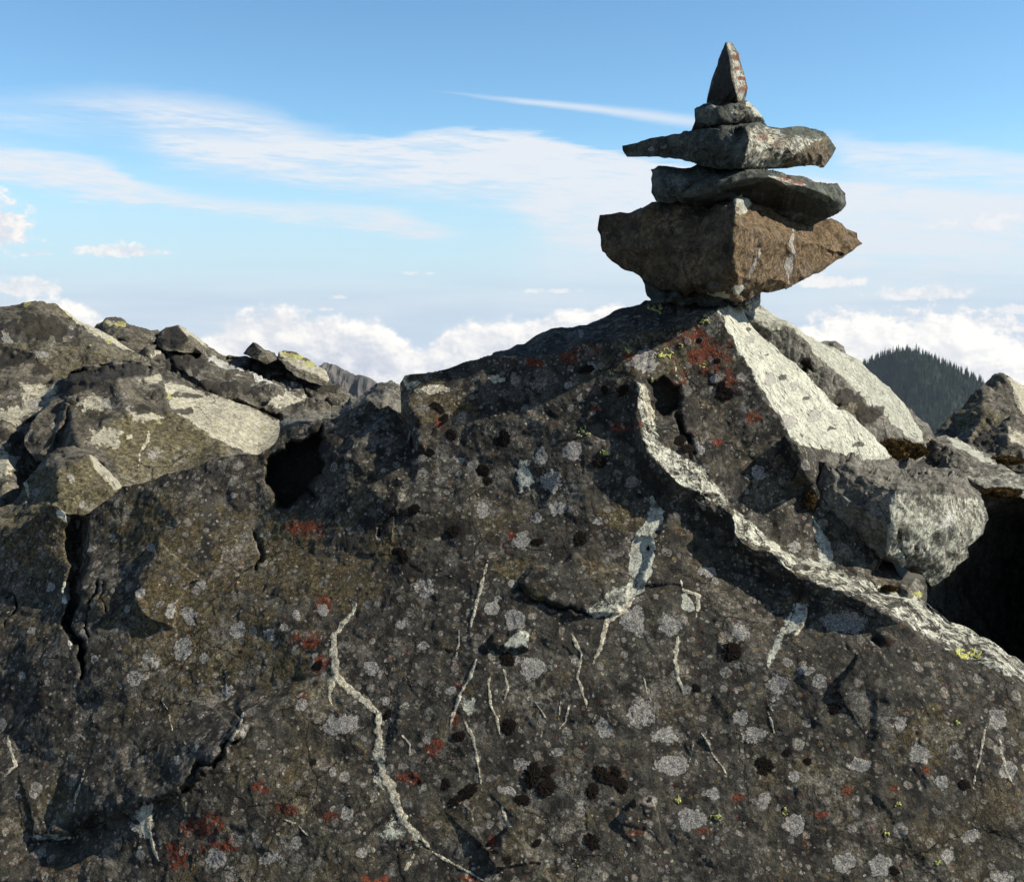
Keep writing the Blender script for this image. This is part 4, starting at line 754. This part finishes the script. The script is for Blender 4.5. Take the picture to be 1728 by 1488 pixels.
m_ground = simple_mat('mountain_ground', lambda T, tc: T.mix(T.rng(T.noise(tc, 3, 8, .7), .35, .65), (.03, .028, .022), (.12, .115, .095)))
def gz(X, Y):
    p = np.stack([X.ravel() * .6, Y.ravel() * .6, X.ravel() * 0], 1)
    n = fbm(p, 5, .5, 5).reshape(X.shape)
    r = np.hypot(X, Y)
    near = .12 + .18 * n
    back = np.clip(Y - 2.4, 0, 3.2) * .02
    fall = -np.clip(Y - 8.2, 0, 1e5) * .75 - np.clip(-Y - 4, 0, 1e5) * .5 - np.clip(np.abs(X) - 9, 0, 1e5) * .4
    return np.maximum(near + back + fall, -2600 + 20 * n)
g = grid_obj('ground', np.concatenate([[-9000, -3000, -1500, -400, -120, -50, -25], np.linspace(-12, 12, 120), [25, 50, 120, 400, 1500, 3000, 9000]]),
             np.concatenate([[-9000, -3000, -400, -60, -20], np.linspace(-6, 14, 100), [30, 60, 150, 500, 1600, 3500, 9000]]), gz, m_ground); g['kind'] = 'structure'

def profile_hill(name, prof, d, mat, depth, ext=120, nrows=60, namp=1., nsc=1., seed=5, cols=260, ridge=.3):
    """a ridge whose crest follows the profile, falling away towards and away from the viewer"""
    px = np.linspace(prof[0][0], prof[-1][0], cols); py = np.interp(px, [p[0] for p in prof], [p[1] for p in prof])
    crest = P(px, py, np.full(cols, d))
    rows = []
    for r in np.linspace(-1, 1, nrows):
        q = crest.copy(); dr = abs(r)
        q[:, 1] += r * depth; q[:, 2] -= depth * (.95 * dr ** 1.15) * (1 if r < 0 else 1.0)
        nz = fbm(q * nsc / d * 30 * [1, 1, .75], 6, .55, seed, True)
        q[:, 2] += namp * nz * min(1, dr * 6 + ridge); q[:, 1] += namp * .8 * fbm(q * nsc / d * 40, 4, .5, seed + 3) * min(1, dr * 5)
        rows.append(q)
    v = np.concatenate(rows); f = [(j * cols + i, j * cols + i + 1, (j + 1) * cols + i + 1, (j + 1) * cols + i) for j in range(nrows - 1) for i in range(cols - 1)]
    return mesh_obj(name, v, f, mat), rows
m_hill = simple_mat('forest_floor', lambda T, tc: T.mix(T.noise(tc, .02, 5, .6), (.010, .016, .012), (.018, .026, .016)))
m_crag = simple_mat('distant_rock', lambda T, tc: T.mix(T.rng(T.noise(tc, .06, 8, .75), .4, .6), (.05, .05, .052), (.13, .12, .112)))
HILL_D = 900.
prof = [(1380,700),(1430,650),(1461,617),(1483,604),(1505,597),(1528,592),(1546,593),(1565,602),(1582,613),(1605,624),(1627,632),(1663,652),(1700,668),(1728,665),(1760,640),(1800,630),(1900,640),(2000,700)]
hill, rows = profile_hill('hill', prof, HILL_D, m_hill, 160, namp=8, nsc=1.2, seed=8); hill['kind'] = 'structure'
crag, _ = profile_hill('rocky_peak', [(470,680),(510,640),(534,616),(545,612),(560,613),(572,618),(582,624),(592,630),(600,634),(608,632),(618,636),(630,641),(640,652),(660,672),(720,720)], 700., m_crag, 90, namp=7, nsc=4., seed=12, cols=220, ridge=.12); crag['kind'] = 'structure'
m_blue = simple_mat('far_mountain', lambda T, tc: T.mix(T.noise(tc, .003, 5, .6), (.05, .07, .06), (.09, .10, .09)))

# conifers
m_leaf = simple_mat('conifer_needles', lambda T, tc: T.mix(T.noise(tc, .6, 4, .6), (.008, .017, .011), (.022, .036, .019)))
m_bark = simple_mat('bark', lambda T, tc: T.mix(T.noise(tc, 2, 4, .6), (.05, .04, .03), (.09, .07, .05)))
def conifer_geo(seed, h=12., layers=9, arms=7):
    r = random.Random(seed); v = []; f = []
    for k in range(layers):
        t = k / (layers - 1); z = h * (.12 + .80 * t); R = h * .20 * (1 - t) ** .8 + h * .015
        R *= r.uniform(.8, 1.15)
        n = arms if t < .75 else 5
        a0 = r.uniform(0, 6.28)
        for i in range(n):
            a = a0 + 6.283 * i / n + r.uniform(-.2, .2); rr = R * r.uniform(.7, 1.15); wd = .42
            b = len(v)
            v += [(0, 0, z + h * .10), (rr * .55 * math.cos(a - wd), rr * .55 * math.sin(a - wd), z), (rr * math.cos(a), rr * math.sin(a), z - h * .045), (rr * .55 * math.cos(a + wd), rr * .55 * math.sin(a + wd), z)]
            f += [(b, b + 1, b + 2), (b, b + 2, b + 3)]
    b = len(v); v += [(0, 0, h), (h * .012, 0, h * .86), (-h * .006, h * .01, h * .86), (-h * .006, -h * .01, h * .86)]; f += [(b, b + 1, b + 2), (b, b + 2, b + 3), (b, b + 3, b + 1)]
    return v, f
def trunk_geo(h=12.):
    v = []; f = []
    for z, r_ in ((0, h * .016), (h * .9, h * .003)):
        v += [(r_ * math.cos(6.283 * k / 5), r_ * math.sin(6.283 * k / 5), z) for k in range(5)]
    f = [(k, (k + 1) % 5, 5 + (k + 1) % 5, 5 + k) for k in range(5)]
    return v, f
geos = [conifer_geo(s) for s in range(5)]
protos = []
for k in range(4):
    t = bpy.data.objects.new('conifer', None); C.objects.link(t)
    cr = mesh_obj('crown', *conifer_geo(30 + k), m_leaf, smooth=False, parent=t); tk = mesh_obj('trunk', *trunk_geo(), m_bark, parent=t)
    protos.append((t, cr, tk))
rr = random.Random(5); first = [True] * 4
crest = rows[len(rows) // 2]; ci = [i for i in range(len(crest))]
pxs = np.linspace(prof[0][0], prof[-1][0], len(crest))
LAB = 'dark conifer standing on the crest line of the wooded hill'
xp = 1462.
while xp < 1735:
    if xp > 1672 and xp < 1700: xp += 6; continue
    i = int(np.argmin(abs(pxs - xp))); k = rr.randrange(4); t, cr, tk = protos[k]
    if first[k]: o = t; first[k] = False
    else:
        o = t.copy(); C.objects.link(o)
        for ch in (cr, tk): c = ch.copy(); c.parent = o; C.objects.link(c)
    s = rr.uniform(.30, .80); o.location = Vector(crest[i]) + Vector((rr.uniform(-1, 1), rr.uniform(-6, 0), -3.2)); o.scale = (s * 1.15, s * 1.15, s); o.rotation_euler.z = rr.uniform(0, 6)
    tagp(o, LAB, 'tree', 'conifers along the hill crest'); xp += rr.uniform(3.5, 8)
V = []; Fc = []
fr = rows[:len(rows) // 2 + 3]
for _ in range(7500):
    j = rr.randrange(len(fr) - 1); i = rr.randrange(len(crest) - 1)
    p = fr[j][i]; q = fr[j + 1][i + 1]; u = rr.random(); pt = p * (1 - u) + q * u
    gv, gf = geos[rr.randrange(5)]; s = rr.uniform(.25, .8); a = rr.uniform(0, 6.28); ca, sa = math.cos(a), math.sin(a); b = sum(len(x) for x in V)
    arr = np.array(gv) * s; arr = np.stack([arr[:, 0] * ca - arr[:, 1] * sa, arr[:, 0] * sa + arr[:, 1] * ca, arr[:, 2]], 1) + pt + [0, 0, -1.5]
    V.append(arr); Fc.append(np.array(gf) + b)
fo = bpy.data.meshes.new('distant_forest'); VV = np.concatenate(V); FF = np.concatenate(Fc)
fo.vertices.add(len(VV)); fo.vertices.foreach_set('co', VV.astype(np.float32).ravel()); fo.loops.add(FF.size); fo.loops.foreach_set('vertex_index', FF.astype(np.int32).ravel())
fo.polygons.add(len(FF)); fo.polygons.foreach_set('loop_start', (np.arange(len(FF)) * 3).astype(np.int32)); fo.update(calc_edges=True); fo.materials.append(m_leaf)
oo = bpy.data.objects.new('distant_forest', fo); C.objects.link(oo); tagp(oo, 'dense dark conifer forest covering the distant hill', 'forest', kind='stuff')

# ------------------------------------------------------------------ moss and crusty growths
m_moss = simple_mat('brown_moss', lambda T, tc: T.mix(T.rng(T.noise(tc, 90, 6, .7), .4, .62), (.022, .014, .006), (.12, .078, .028)))
def clump_mesh(name, rx, ry, rz, seed, mat, res=38, rough=.35, fs=2.2):
    u = np.linspace(0, 2 * np.pi, res * 2, endpoint=False); t = np.linspace(0, np.pi, res)
    U, Tt = np.meshgrid(u, t); d = np.stack([np.sin(Tt) * np.cos(U), np.sin(Tt) * np.sin(U), np.cos(Tt)], -1).reshape(-1, 3)
    n = fbm(d * fs + seed, 5, .7, seed, True); n2 = vnoise(d * fs * 6 + seed, seed)
    k = 1 + rough * n + .12 * n2; v = d * k[:, None] * [rx, ry, rz]; nu = res * 2
    f = [(j * nu + i, (j + 1) * nu + i, (j + 1) * nu + (i + 1) % nu, j * nu + (i + 1) % nu) for j in range(res - 1) for i in range(nu)]
    me = bpy.data.meshes.new(name); me.from_pydata([tuple(a) for a in v], [], f); me.materials.append(mat); return me
def moss_mesh(rx, rz, seed):
    r = random.Random(seed); v = []; f = []
    # low cushion body made of sunken lumps, covered in short leafy shoots
    u = np.linspace(0, 2 * np.pi, 40, endpoint=False); t = np.linspace(0, np.pi, 22)
    U, Tt = np.meshgrid(u, t); d = np.stack([np.sin(Tt) * np.cos(U), np.sin(Tt) * np.sin(U), np.cos(Tt)], -1).reshape(-1, 3)
    def rad(d): return .86 + .38 * fbm(d * 1.8 + seed, 4, .6, seed)
    v = [tuple(a) for a in d * rad(d)[:, None] * [rx, rx * .8, rz] * .93]
    f = [(j * 40 + i, (j + 1) * 40 + i, (j + 1) * 40 + (i + 1) % 40, j * 40 + (i + 1) % 40) for j in range(21) for i in range(40)]
    D = np.array([[r.gauss(0, 1), r.gauss(0, 1), abs(r.gauss(0, 1)) * .9 - .25] for _ in range(int(2600 * (rx / .04) ** 1.2))]); D /= np.linalg.norm(D, axis=1, keepdims=True)
    B = D * rad(D)[:, None] * [rx, rx * .8, rz]
    for p, n in zip(B, D):
        L = r.uniform(.002, .0055); w_ = r.uniform(.0004, .0009)
        t_ = np.array([r.gauss(0, .6) + n[0], r.gauss(0, .6) + n[1], r.gauss(0, .5) + n[2] + .5]); t_ /= np.linalg.norm(t_)
        s_ = np.cross(t_, [r.gauss(0, 1), r.gauss(0, 1), r.gauss(0, 1)]); s_ /= np.linalg.norm(s_) + 1e-9
        b = len(v); v += [tuple(p - s_ * w_ * .6), tuple(p + s_ * w_ * .6), tuple(p + t_ * L * .55 + s_ * w_), tuple(p + t_ * L), tuple(p + t_ * L * .55 - s_ * w_)]
        f.append((b, b + 1, b + 2, b + 3, b + 4))
    me = bpy.data.meshes.new('moss'); me.from_pydata(v, [], f); me.materials.append(m_moss); return me
for k, (px, py, d, rx, rz, lb) in enumerate([(1512,758,2.78,.048,.028,'larger brown moss cushion at the foot of the pale tilted boulder'),(1545,762,2.85,.035,.022,'brown moss cushion right of the larger one, touching the low dark rock'),(1700,778,3.32,.05,.014,'rusty brown moss tuft low against the jumbled rock at the right edge'),(1692,832,2.68,.050,.013,'brown moss strip on the rim above the black shadow at the right edge'),(1368,846,2.125,.012,.020,'small dark moss tuft in the crack at the left end of the angular grey boulder'),(1500,994,2.08,.014,.006,'reddish brown moss scraps on the pale ledge under the angular grey boulder')]):
    me = moss_mesh(rx, rz, 20 + k); o = bpy.data.objects.new('moss', me); C.objects.link(o); o.location = P(px, py, d); tagp(o, lb, 'moss', kind='stuff')
# black rock tripe: crumpled leafy crusts, parts of the main boulder
m_tripe = simple_mat('rock_tripe', lambda T, tc: T.mix(T.rng(T.noise(tc, 260, 5, .7), .45, .65), (.005, .0045, .004), (.030, .020, .015)))
tm = [clump_mesh('rock_tripe', 1, 1, .26, 60 + k, m_tripe, res=34, rough=1.15, fs=2.6) for k in range(5)]
SRT = [(1050,660,12),(1022,658,7),(990,625,11),(1220,665,14),(1218,650,8),(740,690,10),(762,735,9),(750,706,7),(852,738,13),(840,745,9),(1013,780,11),(980,910,12),(908,915,9),(680,942,12),(672,930,9),(857,1113,12),(856,1225,13),(775,1243,9),(898,1306,15),(922,1328,13),(925,1300,10),(788,1335,14),(768,1350,9),(1022,1308,14),(1038,1300,9),(1000,1335,12),(1050,1325,12),(880,1350,10),(1000,1420,13),(855,1450,8),(832,1436,7),(1235,1100,15),(1405,1195,9),(1292,1290,11),(1285,1302,8),(1328,1271,7),(1628,1324,8),(752,1322,10),(654,1203,7),(527,1284,6),(1160,757,12),(1148,746,9),(1165,768,7),(812,795,12),(822,812,9),(695,745,9),(725,765,8),(865,1000,0),(536,1125,8),(655,1165,0),(1362,1285,6),(905,1420,6),(1175,1160,6),(1512,1470,7),(1095,925,6),(640,900,9),(700,860,10),(768,895,12),(1210,610,6),(1180,575,6)]
tr = random.Random(9)
for (px, py, r_) in SRT:
    if not r_: continue
    p, n = on_surface('main', px, py)
    if np.isnan(p).any(): continue
    d = float(np.linalg.norm(p - CAM)); s = r_ / F * d * .60
    o = bpy.data.objects.new('rock_tripe', tr.choice(tm)); C.objects.link(o); o.parent = main; o.matrix_parent_inverse = Matrix.Identity(4)
    o.location = Vector(p) - main.location; q = Vector(n).to_track_quat('Z', 'Y'); o.rotation_mode = 'QUATERNION'
    o.rotation_quaternion = q @ Matrix.Rotation(tr.uniform(0, 6.28), 3, 'Z').to_quaternion(); o.scale = (s * tr.uniform(1.0, 1.5), s * tr.uniform(.7, 1.1), s * .8)
# bright yellow map lichen: thin raised crusts on the main boulder
m_yel = simple_mat('yellow_lichen', lambda T, tc: T.mix(T.rng(T.noise(tc, 420, 4, .7), .40, .58), (.06, .06, .03), (.52, .54, .17)))
for yi, (px, py, rx, *ry) in enumerate(yel):
    ry = ry[0] if ry else rx
    x0, y0, st, G, nr, _ = SURF['main']; r_ = random.Random(yi)
    i0, i1 = int((px - rx * 1.6 - x0) / st), int((px + rx * 1.6 - x0) / st) + 2; j0, j1 = int((py - ry * 1.6 - y0) / st), int((py + ry * 1.6 - y0) / st) + 2
    ids = {}; v = []; f = []; th = .0016
    def keep(j, i):
        x = x0 + i * st; y = y0 + j * st; dd = math.hypot((x - px) / rx, (y - py) / ry); a = math.atan2(y - py, x - px)
        nv = float(vnoise(np.array([[x / 5., y / 5., yi * 3.]]), 4)[0])
        return dd < 1 + .45 * nv + .15 * math.sin(3 * a + yi) and not (dd < .75 and nv > .42) and not np.isnan(G[j, i]).any()
    ks = {(j, i) for j in range(j0, j1) for i in range(i0, i1) if keep(j, i)}
    org = main.location
    for (j, i) in sorted(ks):
        ids[(j, i)] = len(v); hh = th * (1 + .6 * float(vnoise(np.array([[i * .9, j * .9, 1.]]), 8)[0]))
        v.append(G[j, i] + nr[j, i] * hh - np.array(org))
    for (j, i) in ks:
        if (j + 1, i) in ks and (j, i + 1) in ks and (j + 1, i + 1) in ks: f.append((ids[(j, i)], ids[(j + 1, i)], ids[(j + 1, i + 1)], ids[(j, i + 1)]))
    if not f: continue
    # close the crust against the rock
    be = {}
    for q in f:
        for a, b in zip(q, q[1:] + q[:1]): be[(min(a, b), max(a, b))] = be.get((min(a, b), max(a, b)), []) + [(a, b)]
    low = {}; inv = {n_: k for k, n_ in ids.items()}
    for k, l in be.items():
        if len(l) == 1:
            a, b = l[0]
            for t_ in (a, b):
                if t_ not in low: j, i = inv[t_]; low[t_] = len(v); v.append(G[j, i] - nr[j, i] * .001 - np.array(org))
            f.append((b, a, low[a], low[b]))
    o = mesh_obj('yellow_lichen', v, f, m_yel, parent=main)

# ------------------------------------------------------------------ the air
hz = bpy.data.meshes.new('haze')
x_, y0_, y1_, z0_, z1_ = 1150., -60., 1150., -2750., 60.
hz.from_pydata([(sx_ * x_, y_, z_) for z_ in (z0_, z1_) for sx_, y_ in ((-1, y0_), (1, y0_), (1, y1_), (-1, y1_))], [], [(0, 3, 2, 1), (4, 5, 6, 7), (0, 1, 5, 4), (1, 2, 6, 5), (2, 3, 7, 6), (3, 0, 4, 7)])
hm = bpy.data.materials.new('air'); hm.use_nodes = True; T = NT(hm.node_tree)
T.n('ShaderNodeOutputMaterial', {'Volume': T.n('ShaderNodeVolumePrincipled', {'Color': (.66, .82, 1, 1), 'Density': .00009, 'Anisotropy': .2})})
hz.materials.append(hm); ho = bpy.data.objects.new('haze', hz); C.objects.link(ho); ho['kind'] = 'stuff'; ho['label'] = 'thin bluish air between the ridge and the distant hills'

hm.cycles.homogeneous_volume = True
scene.cycles.max_bounces = 4; scene.cycles.diffuse_bounces = 2; scene.cycles.volume_bounces = 0
